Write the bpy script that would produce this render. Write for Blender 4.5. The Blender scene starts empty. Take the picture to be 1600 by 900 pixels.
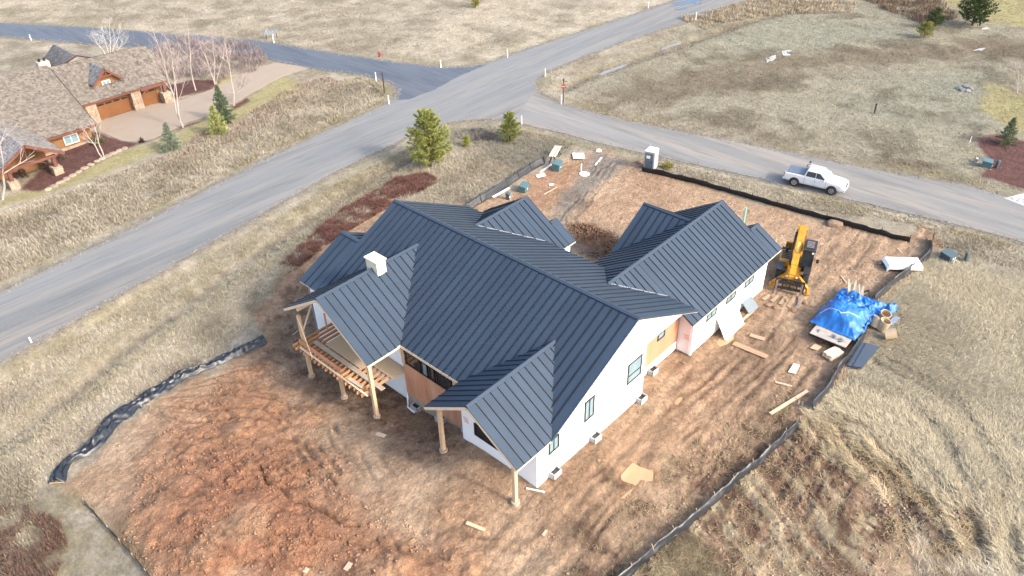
import bpy, bmesh, math, random
import numpy as np
from mathutils import Vector, Matrix
random.seed(7); RNG = np.random.default_rng(11)
S = bpy.context.scene
COL = S.collection
# ------------------------------------------------------------------ camera
CAMP = np.array([-27.657, -19.913, 37.0]); YAW, PITCH, ROLL, FPX = 0.75678, 0.61497, -0.025519, 1207.2
def cam_axes():
    cy, sy, cp, sp = math.cos(YAW), math.sin(YAW), math.cos(PITCH), math.sin(PITCH)
    f = np.array([cy*cp, sy*cp, -sp]); r = np.array([sy, -cy, 0.]); u = np.cross(r, f)
    c, s = math.cos(ROLL), math.sin(ROLL)
    return c*r+s*u, -s*r+c*u, f
CR, CU, CF = cam_axes()
cam = bpy.data.cameras.new('camera'); camo = bpy.data.objects.new('camera', cam); COL.objects.link(camo)
M = Matrix(((CR[0], CU[0], -CF[0], CAMP[0]), (CR[1], CU[1], -CF[1], CAMP[1]), (CR[2], CU[2], -CF[2], CAMP[2]), (0, 0, 0, 1)))
camo.matrix_world = M
cam.sensor_width = 36; cam.lens = FPX/1600*36; cam.clip_end = 6000; cam.clip_start = .5
S.camera = camo
# ------------------------------------------------------------------ light
SUN_DIR = Vector((0.22, -0.975, 0)).normalized(); SUN_EL = math.radians(34)
sd = Vector((SUN_DIR.x*math.cos(SUN_EL), SUN_DIR.y*math.cos(SUN_EL), math.sin(SUN_EL)))
sun = bpy.data.lights.new('sun', 'SUN'); sun.energy = 1.1; sun.angle = math.radians(5.0); sun.color = (1, .94, .86)
suno = bpy.data.objects.new('sun', sun); COL.objects.link(suno)
suno.rotation_euler = sd.to_track_quat('Z', 'Y').to_euler(); suno.location = (20, -60, 60)
W = bpy.data.worlds.new('World'); S.world = W; W.use_nodes = True
nt = W.node_tree; bg = nt.nodes['Background']; sky = nt.nodes.new('ShaderNodeTexSky')
sky.sky_type = 'NISHITA'; sky.sun_disc = False; sky.sun_elevation = SUN_EL
sky.sun_rotation = math.atan2(SUN_DIR.x, SUN_DIR.y); sky.air_density = 1.0; sky.dust_density = 4.0; sky.ozone_density = 1.0
nt.links.new(sky.outputs[0], bg.inputs[0]); bg.inputs[1].default_value = 0.15
S.view_settings.view_transform = 'Standard'; S.view_settings.look = 'None'; S.view_settings.gamma = 1
S.view_settings.exposure = 1.86; S.view_settings.use_curve_mapping = False
S.render.engine = 'CYCLES'
# ------------------------------------------------------------------ noise
def _hash(ix, iy, seed):
    n = (ix.astype(np.int64)*374761393 + iy.astype(np.int64)*668265263 + seed*974634541) & 0xffffffff
    n = ((n ^ (n >> 13))*1274126177) & 0xffffffff
    return ((n ^ (n >> 16)) & 0xffffff)/float(0xffffff)
def vnoise(x, y, seed=0):
    x = np.asarray(x, float); y = np.asarray(y, float)
    ix = np.floor(x); iy = np.floor(y); fx = x-ix; fy = y-iy
    fx = fx*fx*(3-2*fx); fy = fy*fy*(3-2*fy)
    a = _hash(ix, iy, seed); b = _hash(ix+1, iy, seed); c = _hash(ix, iy+1, seed); d = _hash(ix+1, iy+1, seed)
    return (a+(b-a)*fx)*(1-fy)+(c+(d-c)*fx)*fy
def fbm(x, y, o=4, seed=0, g=.5):
    t = 0; a = 1; n = 0
    for i in range(o):
        t = t+a*vnoise(x, y, seed+i*17); n += a; a *= g
        x, y = x*1.83+y*.8+3.1, y*1.83-x*.8+7.7
    return t/n            # 0..1
def sstep(a, b, x): t = np.clip((x-a)/(b-a), 0, 1); return t*t*(3-2*t)
# ------------------------------------------------------------------ pixel -> ray
def ray(px, py): return CF+CR*(px-800)/FPX-CU*(py-450)/FPX
def gz(px, py, z=0.):
    v = ray(px, py); return CAMP+v*((z-CAMP[2])/v[2])
# smooth ground shape: heights known where house and posts meet the ground, 0 elsewhere
CTRL = np.array([(-4.5,.35,.6),(.5,.35,.55),(6.4,.35,.33),(12.4,.35,.1),(18,.35,0),(24,.35,-.02),(-6.1,.6,.52),(-6.1,6.6,.58),(-4.45,6.6,.45),
 (-3.55,13.6,-1.35),(-6.2,13.5,-.8),(-6.2,17.25,-1.37),(-6.2,21,-1.7),(-3.5,9.5,-.55),(4,10,-.3),(4,18,-1.2),(-3.5,19,-1.6),(-3,25,-1.7),(5,26,-1.1),(-8,-3,.45),(0,-5,.2),(10,-6,0),(22,-8,0),
 (-10,9,.25),(-10,13,-.35),(-11,18,-1.1),(-11,24,-1.5),(-15,14,.1),(-18,16,-.2),(-19,20,-.7),(-16,22,-.9),(-13,26,-1.5),(-9,31,-1.4),(-20,30,-1.1),(-24,21,-1.1),(-26,16,-1.2),(-22,9,0),(-15,4,.35),(3,32,-1),(12,33,-.5),
 (12,20,-.2),(20,16,0),(28,20,0),(-28,24,-1.2),(0,-14,.0),(12,-14,0)])
def _mk(d): q = math.sqrt(3)*d/8.0; return (1+q)*np.exp(-q)
_D = np.sqrt(((CTRL[:, None, :2]-CTRL[None, :, :2])**2).sum(-1)); _WT = np.linalg.solve(_mk(_D)+.004*np.eye(len(CTRL)), CTRL[:, 2])
def hbase(x, y):
    x = np.asarray(x, float); y = np.asarray(y, float); h = np.zeros(np.broadcast(x, y).shape)
    for c, w in zip(CTRL, _WT):
        h = h+w*_mk(np.sqrt((x-c[0])**2+(y-c[1])**2))
    fade = 1-sstep(38.5, 43, y-.16*x*0)          # the road is level
    return h*fade
def G(px, py):
    """pixel -> point on the ground"""
    z = 0.
    for i in range(25):
        q = gz(px, py, z); z = .5*z+.5*float(hbase(q[0], q[1]))
    return Vector((q[0], q[1], z))
def GP(L): return [tuple(G(*q)[:2]) for q in L]
# signed distance to a polygon (positive inside) / distance to a polyline
def pdist(x, y, P, closed=True):
    P = np.array(P, float); n = len(P); best = np.full(x.shape, 1e9); ins = np.zeros(x.shape, bool)
    for i in range(n if closed else n-1):
        a = P[i]; b = P[(i+1) % n]; e = b-a; L = e@e+1e-12
        t = np.clip(((x-a[0])*e[0]+(y-a[1])*e[1])/L, 0, 1)
        best = np.minimum(best, (x-a[0]-t*e[0])**2+(y-a[1]-t*e[1])**2)
        if closed:
            c = (a[1] > y) != (b[1] > y)
            if abs(e[1]) > 1e-9: ins ^= c & (x < (b[0]-a[0])*(y-a[1])/e[1]+a[0])
    best = np.sqrt(best)
    return np.where(ins, best, -best) if closed else best
def spline(P, n=8):
    P = [np.array(p, float) for p in P]; out = []
    Q = [2*P[0]-P[1]]+P+[2*P[-1]-P[-2]]
    for i in range(1, len(Q)-2):
        for k in range(n):
            t = k/n; a, b, c, d = Q[i-1:i+3]
            out.append(.5*((2*b)+(c-a)*t+(2*a-5*b+4*c-d)*t*t+(3*b-a-3*c+d)*t**3))
    out.append(P[-1]); return out
# ------------------------------------------------------------------ mesh builder
class MB:
    def __init__(s): s.v = []; s.f = []; s.m = []; s.mi = 0
    def add(s, V, F):
        k = len(s.v); s.v += [tuple(map(float, p)) for p in V]; s.f += [tuple(i+k for i in f) for f in F]; s.m += [s.mi]*len(F); return s
    def box(s, c, d, rz=0, R=None):
        c = Vector(c); h = [q/2 for q in d]
        if R is None: R = Matrix.Rotation(rz, 3, 'Z')
        V = [c+R@Vector((a*h[0], b*h[1], e*h[2])) for a in (-1, 1) for b in (-1, 1) for e in (-1, 1)]
        return s.add(V, [(0, 1, 3, 2), (4, 6, 7, 5), (0, 4, 5, 1), (2, 3, 7, 6), (0, 2, 6, 4), (1, 5, 7, 3)])
    def bb(s, x0, x1, y0, y1, z0, z1): return s.box(((x0+x1)/2, (y0+y1)/2, (z0+z1)/2), (x1-x0, y1-y0, z1-z0))
    def beam(s, a, b, w, h, up=(0, 0, 1)):
        a = Vector(a); b = Vector(b); d = b-a; L = d.length; d.normalize(); up = Vector(up)
        r = d.cross(up)
        if r.length < 1e-4: r = d.cross(Vector((1, 0, 0)))
        r.normalize(); u = r.cross(d)
        return s.box((a+b)/2, (L, w, h), R=Matrix((d, r, u)).transposed())
    def tube(s, P, rad, n=8, cap=True):
        P = [Vector(p) for p in P]; rad = rad if isinstance(rad, (list, tuple)) else [rad]*len(P)
        V = []; F = []
        for i, p in enumerate(P):
            d = (P[min(i+1, len(P)-1)]-P[max(i-1, 0)]).normalized()
            a = d.cross(Vector((0, 0, 1)) if abs(d.z) < .95 else Vector((1, 0, 0))).normalized(); b = d.cross(a)
            for k in range(n):
                t = 2*math.pi*k/n; V.append(p+(a*math.cos(t)+b*math.sin(t))*rad[i])
        for i in range(len(P)-1):
            for k in range(n): F.append((i*n+k, i*n+(k+1) % n, (i+1)*n+(k+1) % n, (i+1)*n+k))
        if cap: F += [tuple(range(n))[::-1], tuple((len(P)-1)*n+k for k in range(n))]
        return s.add(V, F)
    def lathe(s, prof, c=(0, 0, 0), n=16, R=None):
        V = []; F = []; c = Vector(c)
        for r, z in prof:
            for k in range(n):
                t = 2*math.pi*k/n; p = Vector((r*math.cos(t), r*math.sin(t), z)); V.append(c+(R@p if R else p))
        m = len(prof)
        for i in range(m-1):
            for k in range(n): F.append((i*n+k, i*n+(k+1) % n, (i+1)*n+(k+1) % n, (i+1)*n+k))
        F += [tuple(range(n))[::-1], tuple((m-1)*n+k for k in range(n))]
        return s.add(V, F)
    def prism(s, poly, d):       # planar 3-D polygon pushed along d
        d = Vector(d); A = [Vector(p) for p in poly]; n = len(A)
        return s.add(A+[p+d for p in A], [tuple(range(n)), tuple(range(2*n-1, n-1, -1))]+[(i, i+n, (i+1) % n+n, (i+1) % n)[::-1] for i in range(n)])
    def build(s, name, mat, parent=None, smooth=False, fix=True, bevel=0):
        me = bpy.data.meshes.new(name); me.from_pydata(s.v, [], s.f)
        mats = mat if isinstance(mat, (list, tuple)) else [mat]
        for q in mats: me.materials.append(q)
        if len(mats) > 1: me.polygons.foreach_set('material_index', s.m)
        if fix or bevel:
            bm = bmesh.new(); bm.from_mesh(me)
            if bevel:
                bmesh.ops.remove_doubles(bm, verts=bm.verts, dist=1e-5)
                bmesh.ops.bevel(bm, geom=[e for e in bm.edges if len(e.link_faces) == 2 and e.calc_face_angle(0) > .5], offset=bevel, segments=2, affect='EDGES', profile=.5)
            if fix: bmesh.ops.recalc_face_normals(bm, faces=bm.faces)
            bm.to_mesh(me); bm.free()
        if smooth: me.polygons.foreach_set('use_smooth', [True]*len(me.polygons))
        o = bpy.data.objects.new(name, me); COL.objects.link(o)
        if parent: o.parent = parent
        return o
def npmesh(name, V, F, mat, cols=None, parent=None, smooth=False, extra=None):
    """fast mesh from numpy arrays; F is (n,3) or (n,4)"""
    me = bpy.data.meshes.new(name); k = F.shape[1]
    me.vertices.add(len(V)); me.vertices.foreach_set('co', np.ascontiguousarray(V, np.float32).ravel())
    me.loops.add(F.size); me.loops.foreach_set('vertex_index', np.ascontiguousarray(F, np.int32).ravel())
    me.polygons.add(len(F)); me.polygons.foreach_set('loop_start', np.arange(0, F.size, k, dtype=np.int32))
    if smooth: me.polygons.foreach_set('use_smooth', np.ones(len(F), bool))
    me.update(calc_edges=True)
    if cols is not None:
        a = me.attributes.new('Col', 'FLOAT_COLOR', 'POINT'); c = np.ones((len(V), 4), np.float32); c[:, :3] = cols; a.data.foreach_set('color', c.ravel())
    for n, arr in (extra or {}).items():
        a = me.attributes.new(n, 'FLOAT', 'POINT'); a.data.foreach_set('value', np.ascontiguousarray(arr, np.float32))
    me.materials.append(mat)
    o = bpy.data.objects.new(name, me); COL.objects.link(o)
    if parent: o.parent = parent
    return o
def tag(o, label=None, cat=None, group=None, kind=None):
    if label: o['label'] = label
    if cat: o['category'] = cat
    if group: o['group'] = group
    if kind: o['kind'] = kind
    return o
def thing(name, label, cat, loc=(0, 0, 0), rz=0, group=None):
    o = bpy.data.objects.new(name, None); COL.objects.link(o); o.empty_display_size = .3
    o.location = loc; o.rotation_euler = (0, 0, rz); return tag(o, label, cat, group)
def copy_tree(o, parent=None):
    c = o.copy(); COL.objects.link(c)
    if parent: c.parent = parent
    for ch in list(o.children): copy_tree(ch, c)
    return c
# ------------------------------------------------------------------ materials
def lin(r, g, b): return tuple(((c/255+.055)/1.055)**2.4 if c > 10 else c/3294.6 for c in (r, g, b))
def mat(name, col, rough=.7, var=.12, scale=3., bump=0., bscale=30., metal=0., stretch=(1, 1, 1), col2=None, rnd=0., spec=.5, coat=0.):
    m = bpy.data.materials.new(name); m.use_nodes = True; t = m.node_tree; N = t.nodes; L = t.links
    b = N['Principled BSDF']; b.inputs['Roughness'].default_value = rough; b.inputs['Metallic'].default_value = metal
    b.inputs['Specular IOR Level'].default_value = spec; b.inputs['Coat Weight'].default_value = coat
    tc = N.new('ShaderNodeTexCoord'); mp = N.new('ShaderNodeMapping'); mp.inputs['Scale'].default_value = stretch
    L.new(tc.outputs['Object'], mp.inputs[0])
    nz = N.new('ShaderNodeTexNoise'); nz.inputs['Scale'].default_value = scale; nz.inputs['Detail'].default_value = 5; nz.inputs['Roughness'].default_value = .65
    L.new(mp.outputs[0], nz.inputs[0])
    rp = N.new('ShaderNodeMix'); rp.data_type = 'RGBA'
    c1 = tuple(c*(1-var) for c in col); c2 = col2 if col2 else tuple(min(1, c*(1+var)) for c in col)
    rp.inputs[6].default_value = (*c1, 1); rp.inputs[7].default_value = (*c2, 1)
    mr = N.new('ShaderNodeMapRange'); mr.inputs[1].default_value = .3; mr.inputs[2].default_value = .7
    L.new(nz.outputs[0], mr.inputs[0]); L.new(mr.outputs[0], rp.inputs[0])
    out = rp.outputs[2]
    if rnd:
        oi = N.new('ShaderNodeObjectInfo'); mm = N.new('ShaderNodeMapRange'); mm.inputs[3].default_value = 1-rnd; mm.inputs[4].default_value = 1+rnd
        hs = N.new('ShaderNodeHueSaturation'); L.new(oi.outputs['Random'], mm.inputs[0]); L.new(mm.outputs[0], hs.inputs['Value']); L.new(out, hs.inputs['Color']); out = hs.outputs[0]
    L.new(out, b.inputs['Base Color'])
    if bump:
        n2 = N.new('ShaderNodeTexNoise'); n2.inputs['Scale'].default_value = bscale; n2.inputs['Detail'].default_value = 4; L.new(mp.outputs[0], n2.inputs[0])
        bp = N.new('ShaderNodeBump'); bp.inputs['Strength'].default_value = bump; bp.inputs['Distance'].default_value = .02; L.new(n2.outputs[0], bp.inputs['Height']); L.new(bp.outputs[0], b.inputs['Normal'])
    return m
def vcmat(name, rough=.9, trans=0., noise=0., nscale=20.):
    """colour from the mesh's own Col attribute (leaf by leaf colour)"""
    m = bpy.data.materials.new(name); m.use_nodes = True; t = m.node_tree; N = t.nodes; L = t.links; b = N['Principled BSDF']
    b.inputs['Roughness'].default_value = rough; b.inputs['Specular IOR Level'].default_value = .2
    a = N.new('ShaderNodeAttribute'); a.attribute_name = 'Col'; L.new(a.outputs['Color'], b.inputs['Base Color'])
    if trans:
        tr = N.new('ShaderNodeBsdfTranslucent'); L.new(a.outputs['Color'], tr.inputs[0]); mx = N.new('ShaderNodeMixShader'); mx.inputs[0].default_value = trans
        L.new(b.outputs[0], mx.inputs[1]); L.new(tr.outputs[0], mx.inputs[2]); L.new(mx.outputs[0], N['Material Output'].inputs[0])
    return m
# ================================================================== GROUND
def gp(L): return [tuple(gz(*q)[:2]) for q in L]
R1L = [(-300,600),(0,458),(200,360),(400,257),(500,210),(567,180),(600,165)]
R1_POLY = gp(R1L)+gp([(614,157),(622,143),(640,128),(690,106),(733,104),(767,97),(800,85),(900,53),(1000,20),(1053,2)])+[(140,50.2),(260,47),(260,37),(140,41.5)]+gp([(1163,0),(1083,30),(967,67),(900,93),(850,113),(835,130),(836,145),(800,187),(783,186),(733,187),(693,192),(647,207),(613,227),(533,263),(467,300),(289,403),(161,475),(0,569),(-300,745)])
R3_POLY = gp([(733,187),(783,186),(867,205),(933,223),(1000,238),(1067,253),(1200,282),(1413,332),(1527,359),(1596,378)])+[(47.5,-30),(50,-60),(57.5,-60),(55,-25)]+gp([(1600,316),(1510,290),(1400,272),(1300,253),(1200,232),(1067,207),(967,187),(877,163),(843,147),(835,130),(760,150)])
R2_POLY = gp([(617,157),(622,143),(617,134),(607,128),(567,117),(490,108),(400,89),(284,80),(142,69),(0,57)])+[(-12,170),(-40,230),(-32,236),(-3,172)]+gp([(0,36),(142,43),(284,55),(400,63),(500,80),(600,95),(690,106),(733,104),(765,99),(720,118),(680,140),(640,155)])
DRIVE_POLY = gp([(152,203),(170,212),(190,220),(215,222),(240,217),(262,205),(290,192),(325,181),(350,170),(385,150),(440,120),(485,105),(430,98),(390,110),(330,140),(290,155),(255,162),(245,162),(210,172),(158,189)])
TRACK_POLY = GP([(925,232),(955,243),(985,250),(960,275),(920,305),(893,335),(885,355),(900,380),(930,400),(880,385),(862,345),(872,320),(893,290),(915,262)])
DIRT = GP([(900,240),(935,233),(1003,256),(1010,268),(1100,292),(1250,335),(1425,372),(1440,350),(1462,360),(1455,402),(1400,440),(1367,480),(1352,530),(1318,575),(1275,640),(1262,650),(1300,665),(1350,700),(1400,760),(1440,840),(1450,960),(1200,1000),(900,1000),(240,960),(228,890),(165,815),(110,760),(150,705),(230,632),(340,580),(412,528),(400,490),(440,440),(475,405),(540,355),(600,310),(680,320),(735,325),(770,312),(830,270),(858,254)])
ORANGE = GP([(190,860),(230,690),(330,590),(420,560),(480,640),(560,760),(700,860),(760,960),(240,960)])
ORANGE2 = GP([(280,820),(330,720),(430,700),(520,800),(560,900),(300,900)])
BROWN_DECK = GP([(400,540),(420,470),(470,420),(540,470),(640,560),(700,640),(720,700),(680,720),(600,700),(520,620),(440,600)])
MUD_R = GP([(880,900),(960,800),(1010,740),(1080,690),(1160,650),(1230,600),(1275,640),(1350,700),(1410,770),(1430,850),(1400,960),(1000,960),(840,1000)])
MUD_R2 = GP([(1265,650),(1310,640),(1380,690),(1440,740),(1520,800),(1560,850),(1520,900),(1440,880),(1360,800),(1300,720)])
GRAVEL_T = GP([(1190,470),(1240,520),(1270,540),(1240,610),(1180,640),(1120,600),(1140,540)])
MUD_BACK = GP([(870,350),(900,345),(950,360),(975,375),(960,400),(930,405),(890,385)])
BANK = GP([(840,258),(900,250),(915,270),(880,310),(820,340),(770,330),(800,300)])
GREENP = [GP(q) for q in ([(690,760),(790,735),(800,800),(720,790)], [(95,770),(160,800),(240,890),(200,960),(60,960),(60,820)], [(1000,880),(1040,840),(1110,850),(1150,900),(1080,960),(980,960)])]
LAWN = [gp(q) for q in ([(0,322),(60,310),(150,275),(240,240),(330,205),(430,160),(480,135),(440,120),(385,152),(330,182),(262,212),(200,235),(130,265),(60,292),(0,312)], [(1440,-20),(1480,8),(1540,34),(1620,48),(1700,50),(1700,-60),(1440,-60)], [(300,130),(330,122),(390,115),(360,135),(310,148)], [(1545,130),(1600,150),(1640,200),(1600,210),(1560,190),(1530,170)])]
MULCH = [gp(q) for q in ([(140,262),(180,240),(215,226),(262,211),(330,182),(300,193),(262,206),(215,223),(190,221),(168,213),(150,206),(100,232),(30,296),(60,300)], [(255,160),(330,140),(345,128),(300,125),(262,135)], [(1530,217),(1560,208),(1620,225),(1660,300),(1590,294),(1530,275),(1550,250),(1530,230)], [(360,168),(385,152),(392,158),(366,172)])]
SHOULDER = [R1_POLY, R3_POLY, R2_POLY]
BROWNF = [gp(q) for q in ([(900,185),(940,140),(1040,115),(1200,88),(1330,80),(1450,72),(1560,68),(1600,85),(1480,98),(1300,105),(1200,130),(1080,150),(1010,170)], [(960,185),(1100,195),(1250,225),(1420,255),(1500,285),(1400,270),(1200,230),(1060,205)], [(1480,60),(1600,60),(1640,100),(1540,98)])]
GREYF = [gp(q) for q in ([(1200,30),(1330,25),(1450,60),(1300,75),(1180,85),(1100,60)], [(1350,130),(1560,100),(1560,200),(1400,200),(1330,170)])]
WHITEG = GP([(-40,720),(100,625),(300,490),(450,390),(480,360),(420,350),(260,460),(80,590),(-40,660)])
GREYGR = GP([(690,215),(760,195),(830,215),(900,225),(870,245),(820,260),(760,240)])
DITCH = [(-60,24.5),(-35,28.6),(-22.6,31.4),(-13.6,34.6),(-7.2,36.5),(0,38.1),(13.6,40.6),(22,41.2)]
DITCH2 = gp([(880,140),(915,120),(960,103),(1060,72),(1150,40),(1250,10)])
def lerpline(A, B, t): return [(a[0]*(1-t)+b[0]*t, a[1]*(1-t)+b[1]*t) for a, b in zip(A, B)]
RUTS = []
def ruts(A, B, ts, w, dp):
    for t in ts: RUTS.append((np.array(spline(GP(lerpline(A, B, t)), 5)), w, dp))
ruts([(800,850),(880,760),(1010,652),(1090,592),(1180,515)], [(960,900),(1060,800),(1150,710),(1230,630),(1310,540)], [.08,.2,.47,.56,.93], .17, .10)
ruts([(520,590),(545,700),(630,780),(760,825),(880,840)], [(440,560),(450,700),(510,800),(640,880),(800,910)], [.12,.3,.75,.9], .16, .06)
ruts([(300,600),(400,570),(500,600),(560,680)], [(220,640),(300,660),(420,660),(520,760)], [.1,.3,.55,.8,1.], .14, .14)
ruts([(930,245),(915,280),(885,325),(872,350),(905,385)], [(965,250),(945,285),(905,330),(900,352),(935,385)], [0,.18,.45,.75,1.], .17, .11)
ruts([(1290,590),(1420,640),(1500,740),(1535,900)], [(1420,555),(1530,640),(1600,770),(1625,900)], [0,.14,.6,.75], .32, .16)
NTRK = 0
ruts([(560,640),(600,720),(690,790),(800,815)], [(540,640),(575,735),(670,815),(800,840)], [0,1.], .15, .10)
ruts([(1262,660),(1330,700),(1400,780),(1440,880)], [(1300,650),(1400,690),(1500,790),(1560,900)], [0,.2,.45,.6,.8,1.], .3, .16)
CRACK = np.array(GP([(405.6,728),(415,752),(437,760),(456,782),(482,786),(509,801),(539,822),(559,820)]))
def c8(L, ox, oy, s): return [(ox+a/s, oy+b/s) for a, b in L]
PUDPX = [c8([(708,690),(735,660),(765,630),(800,655),(858,675),(852,728),(800,718),(770,755),(745,795),(695,792),(735,760),(765,735),(715,715)], 700, 480, 2.648),
 c8([(610,830),(640,795),(690,785),(700,800),(660,860),(620,868)], 930, 460, 5), c8([(345,690),(380,650),(440,635),(485,640),(490,670),(440,710),(380,730)], 1040, 380, 4.5)]
PUD = []
for q in PUDPX:
    P = smooth_poly0(GP(q)) if False else GP(q); cx, cy = np.mean(P, 0); PUD.append((P, float(hbase(cx, cy))-.03))
def near(x, y, P, m):
    P = np.array(P); return (x > P[:, 0].min()-m) & (x < P[:, 0].max()+m) & (y > P[:, 1].min()-m) & (y < P[:, 1].max()+m)
def pd(x, y, P, m=4., closed=True):
    out = np.full(x.shape, -99. if closed else 99.); k = near(x, y, P, m)
    if k.any(): out[k] = pdist(x[k], y[k], P, closed)
    return out
def ground(x, y):
    """height, albedo, grass amount at points"""
    shp = np.shape(x); x = np.atleast_1d(np.asarray(x, float)).ravel(); y = np.atleast_1d(np.asarray(y, float)).ravel()
    n1 = fbm(x*.35, y*.35, 4, 1)-.5; n2 = fbm(x*1.6, y*1.6, 4, 5)-.5; n3 = fbm(x*.06, y*.06, 4, 9)-.5; n4 = fbm(x*5, y*5, 3, 23)-.5
    n5 = fbm(x*.15, y*.15, 4, 41)-.5
    wob = n1*2.2+n2*.9
    def Z(P, soft=.6, amp=1.): return sstep(-soft, soft, pd(x, y, P, 6)+wob*amp)
    road = np.maximum.reduce([pd(x, y, P, 8.) for P in SHOULDER])
    h = hbase(x, y)
    c = np.zeros((len(x), 3)); gr = np.ones(len(x))
    def put(col, w):
        nonlocal c
        w = np.clip(w, 0, 1)[:, None]; c = c*(1-w)+np.array(col)*w
    def A(r, g, b):
        q = np.array(lin(r, g, b))*.63; l = q@np.array([.3, .5, .2]); return (l+(q-l)*sat)*tint
    sat = .68; tint = np.array([1.0, .98, .90])
    # dry grass
    c[:] = A(188, 175, 150)
    put(A(205, 190, 165), sstep(.0, .22, n3)); put(A(160, 148, 122), sstep(.03, .22, n5)*.75); put(A(168, 150, 125), sstep(.05, .25, -n5)*.6)
    put(A(140, 128, 104), sstep(.06, .2, n1)*.45); put(A(215, 203, 180), sstep(.06, .2, -n1)*.4)
    right = sstep(0, 6, x-(46+0*y))*sstep(46, 40, y); put(A(170, 163, 136), right*.75)
    for P in GREYF: put(A(168, 168, 145), Z(P, 3, 3)*.8)
    for P in BROWNF: put(A(140, 122, 96), Z(P, 2.5, 3)*.75)
    put(A(128, 115, 92), sstep(.04, .18, n5*.6+n1*.5)*right*.6)
    put(A(150, 145, 130), Z(GREYGR, 1.5, 1.5)*.7)
    # long grass of the near field
    nf = sstep(-1, 2, x-8)*sstep(5, 2, y)*sstep(40, 36, x); put(A(190, 176, 142), nf*.8)
    # strips beside the road
    sh = sstep(-3.0, -.6, road+wob*.5)*(road < 0); put(A(172, 160, 112), sh*.55*sstep(-.1, .1, n1+n5))
    put(A(160, 150, 132), sstep(-1.0, -.15, road+n2*1.6)*(road < 1)); gr = gr*(1-.8*sstep(-1., -.2, road+n2*1.6))
    for P in LAWN: put(A(183, 172, 108), Z(P, .8, .6)); gr = gr*(1-.5*Z(P, .8, .6))
    for P in MULCH: w = Z(P, .25, .25); put(A(122, 78, 72), w); gr = gr*(1-w)
    dd = pd(x, y, DITCH, 6, False); h = h-.55*np.exp(-(dd/.9)**2); put(A(135, 125, 108), np.exp(-(dd/.8)**2)*.5); put(A(168, 160, 110), np.exp(-((dd-1.5)/.7)**2)*.4)
    dd = pd(x, y, DITCH2, 6, False); h = h-.4*np.exp(-(dd/1.0)**2); put(A(135, 118, 95), np.exp(-(dd/1.)**2)*.6)
    sat = .84; tint = np.array([.90, .87, .785])
    WP = Z(WHITEG, 1.2, 2.)*(gr > .5); put(A(204, 196, 180), WP*.6*sstep(-.1, .1, n2+n1))
    # building lot
    D = Z(DIRT, .5, .9)
    put(A(205, 172, 142), D); gr = gr*(1-D)
    put(A(190, 156, 128), D*sstep(.02, .2, n1)*.8); put(A(218, 188, 158), D*sstep(.05, .22, -n1+n2*.3)*.7); put(A(176, 140, 114), D*sstep(.05, .2, n5)*.5)
    O = Z(ORANGE, 2.5, 2.)*D; put(A(196, 142, 106), O*.85); put(A(186, 128, 96), Z(ORANGE2, 2, 2.5)*D*.7)
    put(A(212, 172, 136), O*sstep(.08, .2, n1)*.5)
    B = Z(BROWN_DECK, 1.2, 1.5)*D; put(A(166, 136, 112), B*.85); put(A(126, 98, 80), B*sstep(.03, .2, n2)*.7)
    Mr = Z(MUD_R, 1.8, 3.2)*D; put(A(170, 140, 116), Mr*.75); put(A(116, 88, 74), Mr*sstep(.02, .2, n1+n2*.7)*.75)
    M2 = Z(MUD_R2, 1.2, 2.5); uu = -.5*x-.866*y; vv = .866*x-.5*y; sk = fbm(uu*.2+n1*.4, vv*1.1+n1*1.5, 5, 151, .6)-.5+n2*.25; outf = sstep(-7.0-.1*x, -8.0-.1*x, y); mudm = np.clip(M2*outf+Mr*outf*.9, 0, 1); strw = sstep(.05, .12, sk)*mudm
    put(A(172, 140, 114), M2*.85*sstep(-.12, .1, n1+n2)); put(A(122, 92, 74), M2*sstep(.05, .2, n2+n1*.5)*.75); gr = gr*(1-M2); gr = np.maximum(gr, strw*.40); put(A(214, 200, 168), strw*.7); put(A(122, 94, 78), mudm*sstep(.05, -.05, sk)*.8); h = h+mudm*sk*.5
    Mg = Z(GRAVEL_T, 1.5, 1.5)*D; put(A(168, 140, 116), Mg*.7)
    Mb = Z(MUD_BACK, .6, 1.)*D; put(A(128, 92, 70), Mb*.85)
    put(A(190, 140, 108), Z(BANK, .8, 1.5)*D*.6)
    put(A(168, 158, 108), D*Z(BANK, .5, 1.)*sstep(.05, .15, n1)*.6)
    T = Z(TRACK_POLY, .9, .5); put(A(160, 150, 142), T); gr = gr*(1-T)
    put(A(140, 126, 116), T*sstep(.0, .15, n1)*.7)
    for P in GREENP[1:]: w = Z(P, .8, 1.)*sstep(-.1, .12, n1+n2); put(A(172, 162, 128), w*.6); gr = np.maximum(gr, w*.7)
    # straw left lying on the mud
    put(A(200, 184, 146), (D*Mr*.6+M2)*sstep(.06, .12, fbm(x*.8+y*.5, y*1.9-x*.9, 5, 77, .65)-.5+n4*.25)*.65)
    # relief
    clod = np.abs(fbm(x*1.3, y*1.3, 5, 61, .55)-.5)*2
    rough = .05+.10*Mr+.10*B+.10*Mb+.12*M2+.06*O
    dens = np.clip(D+M2*.9, 0, 1)
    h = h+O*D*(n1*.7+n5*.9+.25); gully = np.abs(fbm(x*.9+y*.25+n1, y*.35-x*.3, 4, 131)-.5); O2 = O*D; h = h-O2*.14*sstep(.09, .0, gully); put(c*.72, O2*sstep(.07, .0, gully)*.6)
    h = h+dens*(n1*.22*(1-T)+rough*(clod-.35)+n4*.055*(1+1.6*Mr+1.2*B+M2))+(1-D)*(n5*.35+n2*.05)*sstep(0, -6, road)
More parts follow.
